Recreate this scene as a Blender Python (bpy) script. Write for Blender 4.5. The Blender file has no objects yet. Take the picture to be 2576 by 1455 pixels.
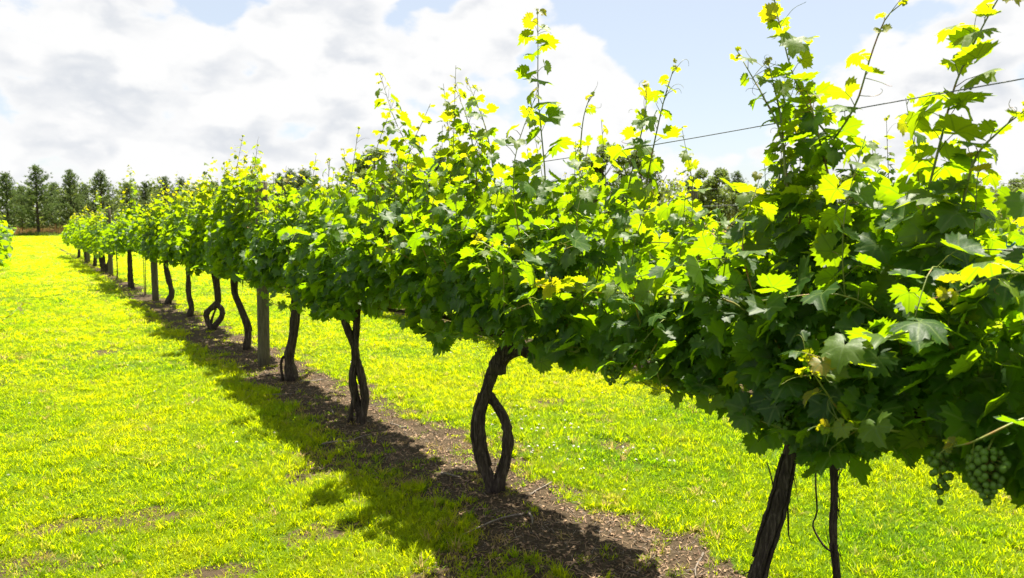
import bpy, math, random
import numpy as np
from mathutils import Vector, Matrix

# ------------------------------------------------------------------ camera, sky, sun, exposure
scene = bpy.context.scene
COL = scene.collection
YAW = math.radians(32.6)
PITCH = math.atan(165.5 / 1950.0)
CAM = np.array([0.0, 0.0, 1.6])
cam_d = bpy.data.cameras.new('camera')
cam_d.sensor_width = 36.0
cam_d.lens = 1950.0 / 2576.0 * 36.0
cam_d.clip_start = 0.05
cam_d.clip_end = 3000.0
cam_d.dof.use_dof = True
cam_d.dof.focus_distance = 4.0
cam_d.dof.aperture_fstop = 5.0
cam = bpy.data.objects.new('camera', cam_d)
cam.location = CAM
cam.rotation_euler = (math.pi / 2 - PITCH, 0.0, -YAW)
COL.objects.link(cam)
scene.camera = cam

SUN_AZ = math.radians(56.6)      # clockwise from +Y
SUN_EL = math.radians(72.5)
SUNV = np.array([math.sin(SUN_AZ) * math.cos(SUN_EL), math.cos(SUN_AZ) * math.cos(SUN_EL), math.sin(SUN_EL)])
sun_d = bpy.data.lights.new('sun', 'SUN')
sun_d.energy = 5.0
sun_d.angle = math.radians(0.53)
sun_d.color = (1.0, 0.93, 0.80)
sun = bpy.data.objects.new('sun', sun_d)
sun.rotation_euler = Vector(-SUNV).to_track_quat('-Z', 'Y').to_euler()
sun.location = (20, 20, 40)
COL.objects.link(sun)

vs = scene.view_settings
vs.view_transform = 'Standard'
vs.look = 'None'
vs.gamma = 1.0
vs.use_curve_mapping = False
vs.exposure = 1.7
scene.render.engine = 'CYCLES'
scene.cycles.use_denoising = True
scene.cycles.max_bounces = 7
scene.cycles.diffuse_bounces = 4
scene.cycles.glossy_bounces = 2
scene.cycles.transmission_bounces = 5
scene.cycles.transparent_max_bounces = 4
scene.cycles.caustics_reflective = False
scene.cycles.caustics_refractive = False
scene.cycles.sample_clamp_indirect = 8.0


class NT:
    """small helper for node trees"""
    def __init__(self, tree):
        self.t = tree

    def n(self, kind, **kw):
        nd = self.t.nodes.new(kind)
        for k, v in kw.items():
            setattr(nd, k, v)
        return nd

    def lk(self, a, b):
        self.t.links.new(a, b)

    def inp(self, sock, v):
        if hasattr(v, 'is_linked') or isinstance(v, bpy.types.NodeSocket):
            self.t.links.new(v, sock)
        else:
            sock.default_value = v

    def math(self, op, a, b=None, c=None, clamp=False):
        nd = self.n('ShaderNodeMath', operation=op, use_clamp=clamp)
        self.inp(nd.inputs[0], a)
        if b is not None:
            self.inp(nd.inputs[1], b)
        if c is not None:
            self.inp(nd.inputs[2], c)
        return nd.outputs[0]

    def mapr(self, v, a, b, c=0.0, d=1.0, smooth=True):
        nd = self.n('ShaderNodeMapRange', interpolation_type='SMOOTHSTEP' if smooth else 'LINEAR')
        self.inp(nd.inputs['Value'], v)
        nd.inputs['From Min'].default_value = a
        nd.inputs['From Max'].default_value = b
        nd.inputs['To Min'].default_value = c
        nd.inputs['To Max'].default_value = d
        return nd.outputs['Result']

    def mixc(self, f, a, b):
        nd = self.n('ShaderNodeMix', data_type='RGBA')
        self.inp(nd.inputs[0], f)
        for s, v in ((nd.inputs[6], a), (nd.inputs[7], b)):
            if isinstance(v, tuple):
                s.default_value = (*v, 1.0)
            else:
                self.lk(v, s)
        return nd.outputs[2]

    def noise(self, vec, scale, detail=4.0, rough=0.55, dist=0.0):
        nd = self.n('ShaderNodeTexNoise')
        if vec is not None:
            self.lk(vec, nd.inputs['Vector'])
        nd.inputs['Scale'].default_value = scale
        nd.inputs['Detail'].default_value = detail
        nd.inputs['Roughness'].default_value = rough
        nd.inputs['Distortion'].default_value = dist
        return nd.outputs['Fac']


def cam_dir(px, py):
    """direction of a spot of sky, 2576 px wide picture"""
    fw = np.array([math.sin(YAW) * math.cos(PITCH), math.cos(YAW) * math.cos(PITCH), -math.sin(PITCH)])
    rt = np.array([math.cos(YAW), -math.sin(YAW), 0.0])
    up = np.cross(rt, fw)
    v = fw * 1950.0 + rt * (px - 1288.0) - up * (py - 727.5)
    return v / np.linalg.norm(v)


world = bpy.data.worlds.new('World')
scene.world = world
world.use_nodes = True
wt = world.node_tree
wt.nodes.clear()
W = NT(wt)
sky = W.n('ShaderNodeTexSky', sky_type='NISHITA')
sky.sun_disc = False
sky.sun_elevation = SUN_EL
sky.sun_rotation = SUN_AZ
sky.altitude = 50.0
sky.air_density = 1.0
sky.dust_density = 1.0
sky.ozone_density = 1.0
tc = W.n('ShaderNodeTexCoord')
sep = W.n('ShaderNodeSeparateXYZ')
W.lk(tc.outputs['Generated'], sep.inputs[0])
comb = W.n('ShaderNodeVectorMath', operation='MULTIPLY')
W.lk(tc.outputs['Generated'], comb.inputs[0])
comb.inputs[1].default_value = (1.0, 1.0, 1.75)
P = comb.outputs[0]


def cloud_field(off):
    a = W.n('ShaderNodeVectorMath', operation='ADD')
    W.lk(P, a.inputs[0])
    a.inputs[1].default_value = off
    big = W.noise(a.outputs[0], 4.2, 2.0, 0.5, 0.2)
    fine = W.noise(a.outputs[0], 10.0, 8.0, 0.55, 0.1)
    wob = W.n('ShaderNodeTexNoise')
    W.lk(a.outputs[0], wob.inputs['Vector'])
    wob.inputs['Scale'].default_value = 16.0
    wob.inputs['Detail'].default_value = 4.0
    w2 = W.n('ShaderNodeVectorMath', operation='MULTIPLY_ADD')
    W.lk(wob.outputs['Color'], w2.inputs[0])
    w2.inputs[1].default_value = (0.05, 0.05, 0.05)
    W.lk(a.outputs[0], w2.inputs[2])
    puff = None
    for sc_, am in ((11.0, 0.16), (26.0, 0.09)):
        vo = W.n('ShaderNodeTexVoronoi', feature='F1')
        W.lk(w2.outputs[0], vo.inputs['Vector'])
        vo.inputs['Scale'].default_value = sc_
        q = W.math('MULTIPLY', W.math('SUBTRACT', 0.45, vo.outputs['Distance']), am)
        puff = q if puff is None else W.math('ADD', puff, q)
    return W.math('ADD', W.math('ADD', W.math('MULTIPLY', big, 0.55), W.math('MULTIPLY', fine, 0.45)), puff)


field0 = cloud_field((0.0, 0.0, 0.0))
dens = field0
# open blue gaps and cloud banks where the sky has them
for px, py, rad, amt in ((1590, 50, 7.0, -0.15), (1850, 90, 8.5, -0.16), (2200, 10, 8.0, -0.15), (1800, 270, 5.0, -0.09),
                         (545, 50, 2.2, -0.09), (1010, 70, 2.2, -0.08), (760, 285, 3.5, -0.08), (1200, 130, 2.2, -0.06), (60, 20, 5, -0.07),
                         (850, 10, 7.0, 0.12), (250, 200, 12.0, 0.07), (1230, 75, 3.6, 0.22), (1440, 170, 3.6, 0.13), (1080, 130, 3.6, 0.11), (1520, 210, 4.5, 0.14),
                         (2350, 190, 8.5, 0.17), (1000, 300, 9.0, 0.06), (500, 400, 14.0, 0.05)):
    v = cam_dir(px, py)
    dp = W.n('ShaderNodeVectorMath', operation='DOT_PRODUCT')
    W.lk(tc.outputs['Generated'], dp.inputs[0])
    dp.inputs[1].default_value = tuple(v)
    g = W.mapr(dp.outputs['Value'], math.cos(math.radians(rad)), 1.0, 0.0, amt)
    dens = W.math('ADD', dens, g)
dens = W.math('ADD', dens, W.mapr(sep.outputs[2], 0.0, 0.2, 0.05, 0.0))
cover = W.mapr(dens, 0.455, 0.525)
above = cloud_field((0.012, 0.016, 0.075))
lit = W.math('SUBTRACT', above, field0)
core = W.mapr(dens, 0.49, 0.62)
shade = W.math('MULTIPLY', core, W.mapr(lit, -0.035, 0.11))
ccol = W.mixc(shade, (1.0, 1.0, 1.0), (0.76, 0.79, 0.84))
bg_sky = W.n('ShaderNodeBackground')
W.lk(W.mixc(0.5, sky.outputs[0], (5.8, 6.0, 6.2)), bg_sky.inputs['Color'])
bg_sky.inputs['Strength'].default_value = 0.05
bg_cl = W.n('ShaderNodeBackground')
W.lk(ccol, bg_cl.inputs['Color'])
bg_cl.inputs['Strength'].default_value = 0.308
mx = W.n('ShaderNodeMixShader')
W.lk(cover, mx.inputs[0])
W.lk(bg_sky.outputs[0], mx.inputs[1])
W.lk(bg_cl.outputs[0], mx.inputs[2])
wo = W.n('ShaderNodeOutputWorld')
W.lk(mx.outputs[0], wo.inputs['Surface'])

# ------------------------------------------------------------------ general helpers
rng = np.random.default_rng(7)
RT = np.array([math.cos(YAW), -math.sin(YAW), 0.0])
FWH = np.array([math.sin(YAW), math.cos(YAW), 0.0])
FW = np.array([math.sin(YAW) * math.cos(PITCH), math.cos(YAW) * math.cos(PITCH), -math.sin(PITCH)])
UPV = np.cross(RT, FW)


def hashn(ix, iy, seed=0):
    h = (ix.astype(np.int64) * 374761393 + iy.astype(np.int64) * 668265263 + seed * 974634577) & 0x7fffffff
    h = ((h ^ (h >> 13)) * 1274126177) & 0x7fffffff
    return ((h ^ (h >> 16)) & 0xffff) / 65535.0


def vnoise(x, y, seed=0):
    xi = np.floor(x)
    yi = np.floor(y)
    fx = x - xi
    fy = y - yi
    fx = fx * fx * (3 - 2 * fx)
    fy = fy * fy * (3 - 2 * fy)
    a = hashn(xi, yi, seed)
    b = hashn(xi + 1, yi, seed)
    c = hashn(xi, yi + 1, seed)
    d = hashn(xi + 1, yi + 1, seed)
    return (a * (1 - fx) + b * fx) * (1 - fy) + (c * (1 - fx) + d * fx) * fy


def fbm(x, y, seed=0, oct_=4):
    s = np.zeros_like(x, dtype=float)
    amp = 0.5
    for o in range(oct_):
        s += amp * vnoise(x * 2 ** o, y * 2 ** o, seed + o)
        amp *= 0.5
    return s / (1 - 0.5 ** oct_)


def mesh_obj(name, verts, faces, mats, parent=None, smooth=True, attrs=None, face_mat=None):
    me = bpy.data.meshes.new(name)
    me.from_pydata([tuple(v) for v in verts] if not isinstance(verts, np.ndarray) else verts.tolist(), [], faces)
    fin_mesh(me, mats, smooth, attrs, face_mat)
    ob = bpy.data.objects.new(name, me)
    COL.objects.link(ob)
    if parent is not None:
        ob.parent = parent
    return ob


def fin_mesh(me, mats, smooth=True, attrs=None, face_mat=None):
    for m in mats if isinstance(mats, (list, tuple)) else [mats]:
        me.materials.append(m)
    if smooth:
        me.polygons.foreach_set('use_smooth', np.ones(len(me.polygons), dtype=bool))
    if face_mat is not None:
        me.polygons.foreach_set('material_index', np.asarray(face_mat, dtype=np.int32))
    for k, a in (attrs or {}).items():
        a = np.asarray(a, dtype=np.float32)
        at = me.attributes.new(k, 'FLOAT' if a.ndim == 1 else 'FLOAT_VECTOR', 'POINT')
        at.data.foreach_set('value' if a.ndim == 1 else 'vector', a.ravel())
    me.update()


def tri_mesh(name, verts, tris, mats, smooth=True, attrs=None, face_mat=None):
    """fast numpy mesh of triangles"""
    me = bpy.data.meshes.new(name)
    nv, nf = len(verts), len(tris)
    me.vertices.add(nv)
    me.vertices.foreach_set('co', np.asarray(verts, dtype=np.float32).ravel())
    me.loops.add(nf * 3)
    me.loops.foreach_set('vertex_index', np.asarray(tris, dtype=np.int32).ravel())
    me.polygons.add(nf)
    me.polygons.foreach_set('loop_start', np.arange(0, nf * 3, 3, dtype=np.int32))
    me.update(calc_edges=True)
    fin_mesh(me, mats, smooth, attrs, face_mat)
    me.validate()
    return me


def link(name, me, parent=None, **props):
    ob = bpy.data.objects.new(name, me)
    COL.objects.link(ob)
    if parent is not None:
        ob.parent = parent
    for k, v in props.items():
        ob[k] = v
    return ob


def empty(name, loc, **props):
    ob = bpy.data.objects.new(name, None)
    ob.empty_display_size = 0.1
    ob.location = loc
    COL.objects.link(ob)
    for k, v in props.items():
        ob[k] = v
    return ob


def catmull(pts, n):
    pts = np.asarray(pts, float)
    if len(pts) == 2:
        t = np.linspace(0, 1, n)[:, None]
        return pts[0] * (1 - t) + pts[1] * t
    P = np.vstack([2 * pts[0] - pts[1], pts, 2 * pts[-1] - pts[-2]])
    out = []
    m = len(pts) - 1
    for u in np.linspace(0, m - 1e-6, n):
        i = int(u)
        t = u - i
        p0, p1, p2, p3 = P[i], P[i + 1], P[i + 2], P[i + 3]
        out.append(0.5 * ((2 * p1) + (-p0 + p2) * t + (2 * p0 - 5 * p1 + 4 * p2 - p3) * t * t + (-p0 + 3 * p1 - 3 * p2 + p3) * t ** 3))
    return np.array(out)


class Geo:
    """collects vertices and faces for one mesh"""
    def __init__(self):
        self.v = []
        self.f = []
        self.m = []
        self.n = 0

    def add(self, v, f, m=0):
        self.v.append(np.asarray(v, float))
        self.f += [tuple(int(i) + self.n for i in q) for q in f]
        self.m += [m] * len(f)
        self.n += len(v)

    def tube(self, path, rad, sides=6, m=0, ridge=0.0, seed=0, cap=True, flat=1.0, twist=0.0):
        path = np.asarray(path, float)
        k = len(path)
        rad = np.broadcast_to(np.asarray(rad, float), (k,))
        tan = np.gradient(path, axis=0)
        tan /= np.linalg.norm(tan, axis=1)[:, None] + 1e-9
        ref = np.array([0.31, 0.9, 0.2]) if abs(tan[0, 2]) > 0.5 else np.array([0.05, 0.1, 1.0])
        V = np.zeros((k, sides, 3))
        ang = np.arange(sides) / sides * 2 * math.pi
        r_ = np.random.default_rng(seed)
        prof = r_.uniform(-1, 1, sides)
        u = None
        for i in range(k):
            u = ref - tan[i] * (ref @ tan[i]) if u is None else u - tan[i] * (u @ tan[i])
            u /= np.linalg.norm(u)
            w = np.cross(tan[i], u)
            prof = prof * 0.93 + r_.uniform(-1, 1, sides) * 0.37
            rr = rad[i] * (1 + ridge * prof)
            a = ang + twist * i
            V[i] = path[i] + (np.cos(a) * rr)[:, None] * u + (np.sin(a) * rr * flat)[:, None] * w
        f = []
        for i in range(k - 1):
            for j in range(sides):
                j2 = (j + 1) % sides
                f.append((i * sides + j, i * sides + j2, (i + 1) * sides + j2, (i + 1) * sides + j))
        if cap:
            f.append(tuple(range(sides - 1, -1, -1)))
            f.append(tuple((k - 1) * sides + j for j in range(sides)))
        self.add(V.reshape(-1, 3), f, m)

    def obj(self, name, mats, parent=None, smooth=True):
        v = np.vstack(self.v)
        return mesh_obj(name, v, self.f, mats, parent, smooth, None, self.m)


# ------------------------------------------------------------------ materials
def new_mat(name):
    m = bpy.data.materials.new(name)
    m.use_nodes = True
    m.node_tree.nodes.clear()
    t = NT(m.node_tree)
    out = t.n('ShaderNodeOutputMaterial')
    return m, t, out


def principled(t, col, rough, spec=0.5, bump=None, bump_s=0.3, bump_d=0.01):
    p = t.n('ShaderNodeBsdfPrincipled')
    if isinstance(col, tuple):
        p.inputs['Base Color'].default_value = (*col, 1)
    else:
        t.lk(col, p.inputs['Base Color'])
    t.inp(p.inputs['Roughness'], rough)
    p.inputs['Specular IOR Level'].default_value = spec
    if bump is not None:
        b = t.n('ShaderNodeBump')
        b.inputs['Strength'].default_value = bump_s
        b.inputs['Distance'].default_value = bump_d
        t.lk(bump, b.inputs['Height'])
        t.lk(b.outputs[0], p.inputs['Normal'])
    return p


def ramp(t, fac, stops):
    r = t.n('ShaderNodeValToRGB')
    t.lk(fac, r.inputs[0])
    e = r.color_ramp.elements
    while len(e) < len(stops):
        e.new(0.5)
    for i, (p, c) in enumerate(stops):
        e[i].position = p
        e[i].color = (*c, 1)
    return r.outputs[0]


def leaf_mat(name, src, spec=0.32, rough=0.5):
    m, t, out = new_mat(name)
    if src == 'object':
        oi = t.n('ShaderNodeObjectInfo')
        s = t.n('ShaderNodeSeparateColor')
        t.lk(oi.outputs['Color'], s.inputs[0])
        tint = s.outputs[0]
    else:
        a = t.n('ShaderNodeAttribute', attribute_name='tint')
        tint = a.outputs['Fac']
    g = t.n('ShaderNodeNewGeometry')
    nz = t.noise(g.outputs['Position'], 28.0, 3.0)
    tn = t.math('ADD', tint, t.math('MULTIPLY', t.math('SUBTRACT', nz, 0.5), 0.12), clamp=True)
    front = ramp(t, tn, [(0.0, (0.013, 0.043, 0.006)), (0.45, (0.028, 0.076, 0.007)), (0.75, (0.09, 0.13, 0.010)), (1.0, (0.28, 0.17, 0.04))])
    back = ramp(t, tn, [(0.0, (0.036, 0.072, 0.014)), (0.6, (0.08, 0.115, 0.018)), (1.0, (0.20, 0.22, 0.06))])
    trans = ramp(t, tn, [(0.0, (0.23, 0.46, 0.002)), (0.45, (0.37, 0.58, 0.002)), (0.75, (0.53, 0.63, 0.003)), (1.0, (0.74, 0.50, 0.006))])
    lc = t.n('ShaderNodeAttribute', attribute_name='leaf_uv')
    sx = t.n('ShaderNodeSeparateXYZ')
    t.lk(lc.outputs['Vector'], sx.inputs[0])
    ax = t.math('ABSOLUTE', sx.outputs[0])
    dist = None
    for deg in (0.0, 55.0, 112.0):
        ca, sa = math.cos(math.radians(deg)), math.sin(math.radians(deg))
        cr = t.math('ABSOLUTE', t.math('SUBTRACT', t.math('MULTIPLY', ax, ca), t.math('MULTIPLY', sx.outputs[1], sa)))
        al = t.math('ADD', t.math('MULTIPLY', ax, sa), t.math('MULTIPLY', sx.outputs[1], ca))
        cr = t.math('ADD', cr, t.math('MULTIPLY', t.math('LESS_THAN', al, 0.0), 1.0))
        dist = cr if dist is None else t.math('MINIMUM', dist, cr)
    vein = t.mapr(dist, 0.045, 0.012, 0.0, 0.9)
    front = t.mixc(vein, front, (0.11, 0.17, 0.035))
    col = t.mixc(g.outputs['Backfacing'], front, back)
    p = principled(t, col, rough, spec, nz, 0.5, 0.006)
    tr = t.n('ShaderNodeBsdfTranslucent')
    t.lk(t.mixc(t.math('MULTIPLY', vein, 0.6), trans, (0.14, 0.24, 0.01)), tr.inputs['Color'])
    mxs = t.n('ShaderNodeMixShader')
    mxs.inputs[0].default_value = 0.48
    t.lk(p.outputs[0], mxs.inputs[1])
    t.lk(tr.outputs[0], mxs.inputs[2])
    t.lk(mxs.outputs[0], out.inputs['Surface'])
    return m


M = {}
M['leaf'] = leaf_mat('vine_leaf', 'object')
M['foliage'] = leaf_mat('vine_foliage', 'attr')


def blade_mat(name, stops_f, stops_t, fac=0.55, spec=0.12, rough=0.5):
    m, t, out = new_mat(name)
    a = t.n('ShaderNodeAttribute', attribute_name='tint', attribute_type='INSTANCER')
    oi = t.n('ShaderNodeObjectInfo')
    tn = t.math('ADD', a.outputs['Fac'], t.math('MULTIPLY', t.math('SUBTRACT', oi.outputs['Random'], 0.5), 0.12), clamp=True)
    p = principled(t, ramp(t, tn, stops_f), rough, spec)
    tr = t.n('ShaderNodeBsdfTranslucent')
    t.lk(ramp(t, tn, stops_t), tr.inputs['Color'])
    mxs = t.n('ShaderNodeMixShader')
    mxs.inputs[0].default_value = fac
    t.lk(p.outputs[0], mxs.inputs[1])
    t.lk(tr.outputs[0], mxs.inputs[2])
    t.lk(mxs.outputs[0], out.inputs['Surface'])
    return m


M['blade'] = blade_mat('grass_blade',
                       [(0.0, (0.06, 0.15, 0.003)), (0.5, (0.185, 0.25, 0.002)), (0.85, (0.26, 0.28, 0.004)), (1.0, (0.28, 0.20, 0.09))],
                       [(0.0, (0.28, 0.54, 0.001)), (0.5, (0.65, 0.75, 0.001)), (0.85, (0.79, 0.81, 0.002)), (1.0, (0.55, 0.40, 0.15))])


def ground_mat():
    m, t, out = new_mat('ground')
    g = t.n('ShaderNodeNewGeometry')
    a = t.n('ShaderNodeAttribute', attribute_name='soil')
    f = t.n('ShaderNodeAttribute', attribute_name='far')
    n1 = t.noise(g.outputs['Position'], 9.0, 6.0, 0.65)
    n2 = t.noise(g.outputs['Position'], 55.0, 5.0, 0.7)
    n3 = t.noise(g.outputs['Position'], 1.6, 3.0)
    soil = ramp(t, n2, [(0.30, (0.020, 0.014, 0.008)), (0.5, (0.052, 0.037, 0.021)), (0.72, (0.13, 0.094, 0.055))])
    soil = t.mixc(t.mapr(n1, 0.35, 0.7), soil, (0.070, 0.050, 0.029))
    green = ramp(t, t.math('ADD', t.math('MULTIPLY', n3, 0.5), t.math('MULTIPLY', n2, 0.5)),
                 [(0.35, (0.19, 0.245, 0.002)), (0.55, (0.32, 0.38, 0.002)), (0.75, (0.40, 0.43, 0.003))])
    dry = t.mixc(n1, (0.22, 0.12, 0.06), (0.30, 0.19, 0.10))
    edge = t.math('ADD', a.outputs['Fac'], t.math('MULTIPLY', t.math('SUBTRACT', n1, 0.5), 0.7))
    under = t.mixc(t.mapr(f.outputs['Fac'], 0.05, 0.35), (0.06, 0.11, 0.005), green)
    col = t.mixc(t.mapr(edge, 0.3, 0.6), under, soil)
    col = t.mixc(t.mapr(f.outputs['Fac'], 0.8, 0.9), col, dry)
    hgt = t.math('ADD', n2, t.math('MULTIPLY', n1, 1.5))
    p = principled(t, col, 0.95, 0.15, hgt, 0.9, 0.02)
    t.lk(p.outputs[0], out.inputs['Surface'])
    return m


M['ground'] = ground_mat()


def bark_mat(name, c1, c2, c3, sc=1.0):
    m, t, out = new_mat(name)
    g = t.n('ShaderNodeTexCoord')
    mp = t.n('ShaderNodeMapping')
    mp.inputs['Scale'].default_value = (95 * sc, 95 * sc, 9 * sc)
    t.lk(g.outputs['Object'], mp.inputs['Vector'])
    n1 = t.noise(mp.outputs[0], 1.0, 5.0, 0.65, 0.6)
    n2 = t.noise(g.outputs['Object'], 7.0, 3.0)
    col = ramp(t, n1, [(0.32, c1), (0.52, c2), (0.75, c3)])
    col = t.mixc(t.math('MULTIPLY', n2, 0.5), col, c1)
    p = principled(t, col, 0.85, 0.25, n1, 1.0, 0.012)
    t.lk(p.outputs[0], out.inputs['Surface'])
    return m


M['bark'] = bark_mat('vine_bark', (0.016, 0.011, 0.008), (0.062, 0.046, 0.036), (0.20, 0.16, 0.13))
M['post'] = bark_mat('weathered_post', (0.055, 0.048, 0.030), (0.12, 0.105, 0.068), (0.20, 0.18, 0.12), 0.8)
M['pine_bark'] = bark_mat('pine_bark', (0.02, 0.015, 0.012), (0.06, 0.045, 0.035), (0.11, 0.085, 0.07), 0.12)
M['twig'] = bark_mat('dry_twig', (0.10, 0.08, 0.06), (0.24, 0.20, 0.16), (0.42, 0.37, 0.31), 1.0)


def stem_mat():
    m, t, out = new_mat('green_shoot')
    g = t.n('ShaderNodeNewGeometry')
    n = t.noise(g.outputs['Position'], 14.0, 3.0)
    col = ramp(t, n, [(0.35, (0.10, 0.15, 0.02)), (0.55, (0.16, 0.18, 0.025)), (0.68, (0.26, 0.10, 0.03))])
    p = principled(t, col, 0.45, 0.4)
    t.lk(p.outputs[0], out.inputs['Surface'])
    return m


M['stem'] = stem_mat()


def plain(name, col, rough=0.5, spec=0.5, metal=0.0, nscale=30.0, var=0.3):
    m, t, out = new_mat(name)
    g = t.n('ShaderNodeTexCoord')
    n = t.noise(g.outputs['Object'], nscale, 4.0)
    c2 = tuple(c * (1 - var) for c in col)
    p = principled(t, t.mixc(n, col, c2), rough, spec)
    p.inputs['Metallic'].default_value = metal
    t.lk(p.outputs[0], out.inputs['Surface'])
    return m


M['wire'] = plain('galvanised_wire', (0.20, 0.20, 0.20), 0.45, 0.5, 0.8)
M['teal'] = plain('teal_plastic', (0.01, 0.16, 0.19), 0.4)
M['clover'] = plain('clover_white', (0.78, 0.74, 0.66), 0.7, 0.2, 0, 200.0, 0.25)


def grape_mat():
    m, t, out = new_mat('green_grape')
    g = t.n('ShaderNodeTexCoord')
    n = t.noise(g.outputs['Object'], 60.0, 2.0)
    p = principled(t, t.mixc(n, (0.07, 0.135, 0.018), (0.105, 0.17, 0.03)), 0.4, 0.25)
    p.inputs['Subsurface Weight'].default_value = 0.25
    p.inputs['Subsurface Radius'].default_value = (0.004, 0.006, 0.002)
    t.lk(p.outputs[0], out.inputs['Surface'])
    return m


M['grape'] = grape_mat()


def far_leaf(name, c1, c2, tr):
    m, t, out = new_mat(name)
    a = t.n('ShaderNodeAttribute', attribute_name='tint')
    p = principled(t, t.mixc(a.outputs['Fac'], c1, c2), 0.6, 0.3)
    b = t.n('ShaderNodeBsdfTranslucent')
    b.inputs['Color'].default_value = (*tr, 1)
    mxs = t.n('ShaderNodeMixShader')
    mxs.inputs[0].default_value = 0.3
    t.lk(p.outputs[0], mxs.inputs[1])
    t.lk(b.outputs[0], mxs.inputs[2])
    t.lk(mxs.outputs[0], out.inputs['Surface'])
    return m


M['needles'] = far_leaf('pine_needles', (0.040, 0.074, 0.026), (0.09, 0.135, 0.040), (0.20, 0.29, 0.07))
M['broadleaf'] = far_leaf('broad_leaves', (0.045, 0.080, 0.016), (0.10, 0.145, 0.028), (0.28, 0.38, 0.04))
M['tan'] = far_leaf('dry_stalks', (0.26, 0.14, 0.07), (0.36, 0.23, 0.12), (0.4, 0.26, 0.12))

# ------------------------------------------------------------------ ground
ROWS = (-0.72, 2.38, 5.8, 9.2)
PATCH = ((1.57, 4.77, 0.32, 0.20), (0.46, 4.53, 0.40, 0.16), (1.27, 3.82, 0.25, 0.17), (-0.04, 4.15, 0.30, 0.2),
         (0.54, 3.60, 0.38, 0.14), (1.55, 3.02, 0.45, 0.2), (0.15, 4.62, 0.3, 0.13), (3.6, 4.2, 0.2, 0.15), (4.0, 5.6, 0.25, 0.2))


def soil_mask(x, y):
    x = np.asarray(x, float)
    y = np.asarray(y, float)
    wob = (fbm(x * 0.0 + y * 1.7, x * 0.3, 11) - 0.5)
    ragged = (fbm(x * 6, y * 6, 5) - 0.5)
    s = np.zeros_like(x)
    for i, r in enumerate(ROWS):
        w = 0.40 if i == 1 else 0.28
        fade = np.clip(1.25 - np.maximum(y - 4, 0) / 30, 0.35, 1)
        d = np.abs(x - (r - 0.04) - 0.30 * wob) / (w * fade) + ragged * 1.5
        s = np.maximum(s, np.clip((1.25 - d) / 0.45, 0, 1))
    for px, py, rx, ry in PATCH:
        d = np.sqrt(((x - px) / rx) ** 2 + ((y - py) / ry) ** 2) + ragged * 1.6
        s = np.maximum(s, np.clip((1.15 - d) / 0.4, 0, 1) * 0.72)
    b = fbm(x * 1.1, y * 1.1, 31)
    s = np.maximum(s, np.clip((b + ragged * 0.5 - 0.70) / 0.08, 0, 1) * 0.6)
    return s


def ground_z(x, y):
    x = np.asarray(x, float)
    y = np.asarray(y, float)
    near = np.clip(1.3 - np.hypot(x, y) / 40, 0, 1)
    z = (fbm(x * 0.5, y * 0.5, 21) - 0.5) * 0.05 * near
    z += (fbm(x * 7, y * 7, 22) - 0.5) * 0.030 * near * soil_mask(x, y)
    return z


def lines(a, b, step, far_lo, far_hi, grow=1.35):
    mid = list(np.arange(a, b + 1e-6, step))
    lo, s = [], step
    v = a
    while v > far_lo:
        s *= grow
        v -= s
        lo.append(max(v, far_lo))
    hi, s = [], step
    v = b
    while v < far_hi:
        s *= grow
        v += s
        hi.append(min(v, far_hi))
    return np.array(lo[::-1] + mid + hi)


gx = lines(-1.6, 7.0, 0.05, -900, 1200)
gy = lines(1.8, 18.0, 0.06, -300, 1500)
XX, YY = np.meshgrid(gx, gy)
nx, ny = len(gx), len(gy)
vx, vy = XX.ravel(), YY.ravel()
gv = np.stack([vx, vy, ground_z(vx, vy)], 1)
idx = np.arange(nx * ny).reshape(ny, nx)
a_, b_, c_, d_ = idx[:-1, :-1].ravel(), idx[:-1, 1:].ravel(), idx[1:, 1:].ravel(), idx[1:, :-1].ravel()
tris = np.vstack([np.stack([a_, b_, c_], 1), np.stack([a_, c_, d_], 1)])
depth = vx * FWH[0] + vy * FWH[1]
farv = np.clip((depth - 10) / 75.0, 0, 0.75)
farv = np.where(depth > 97, 1.0, farv)
me = tri_mesh('ground', gv, tris, M['ground'], True, {'soil': soil_mask(vx, vy), 'far': farv})
link('ground', me, kind='structure', label='mown grass alley and bare soil strip between the vine rows')


# ------------------------------------------------------------------ grass (instanced tufts)
def blade(r, h, w, lean, az, base, seg=3, curl=1.0):
    pts = []
    t = np.linspace(0, 1, seg + 1)
    d = np.array([math.cos(az), math.sin(az), 0])
    s = np.array([-math.sin(az), math.cos(az), 0])
    out = []
    for i, u in enumerate(t):
        c = base + d * (lean * h * (u ** 1.6) * curl) + np.array([0, 0, h * (u - 0.35 * lean * u * u)])
        ww = w * (1 - u ** 2.2) * (0.75 + 0.5 * u * (1 - u) * 2)
        if i == seg:
            out.append(c)
        else:
            out += [c - s * ww / 2, c + s * ww / 2]
    f = []
    for i in range(seg - 1):
        k = 2 * i
        f += [(k, k + 1, k + 3), (k, k + 3, k + 2)]
    k = 2 * (seg - 1)
    f.append((k, k + 1, k + 2))
    return np.array(out), f


tuft_col = bpy.data.collections.new('grass_tufts')


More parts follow.
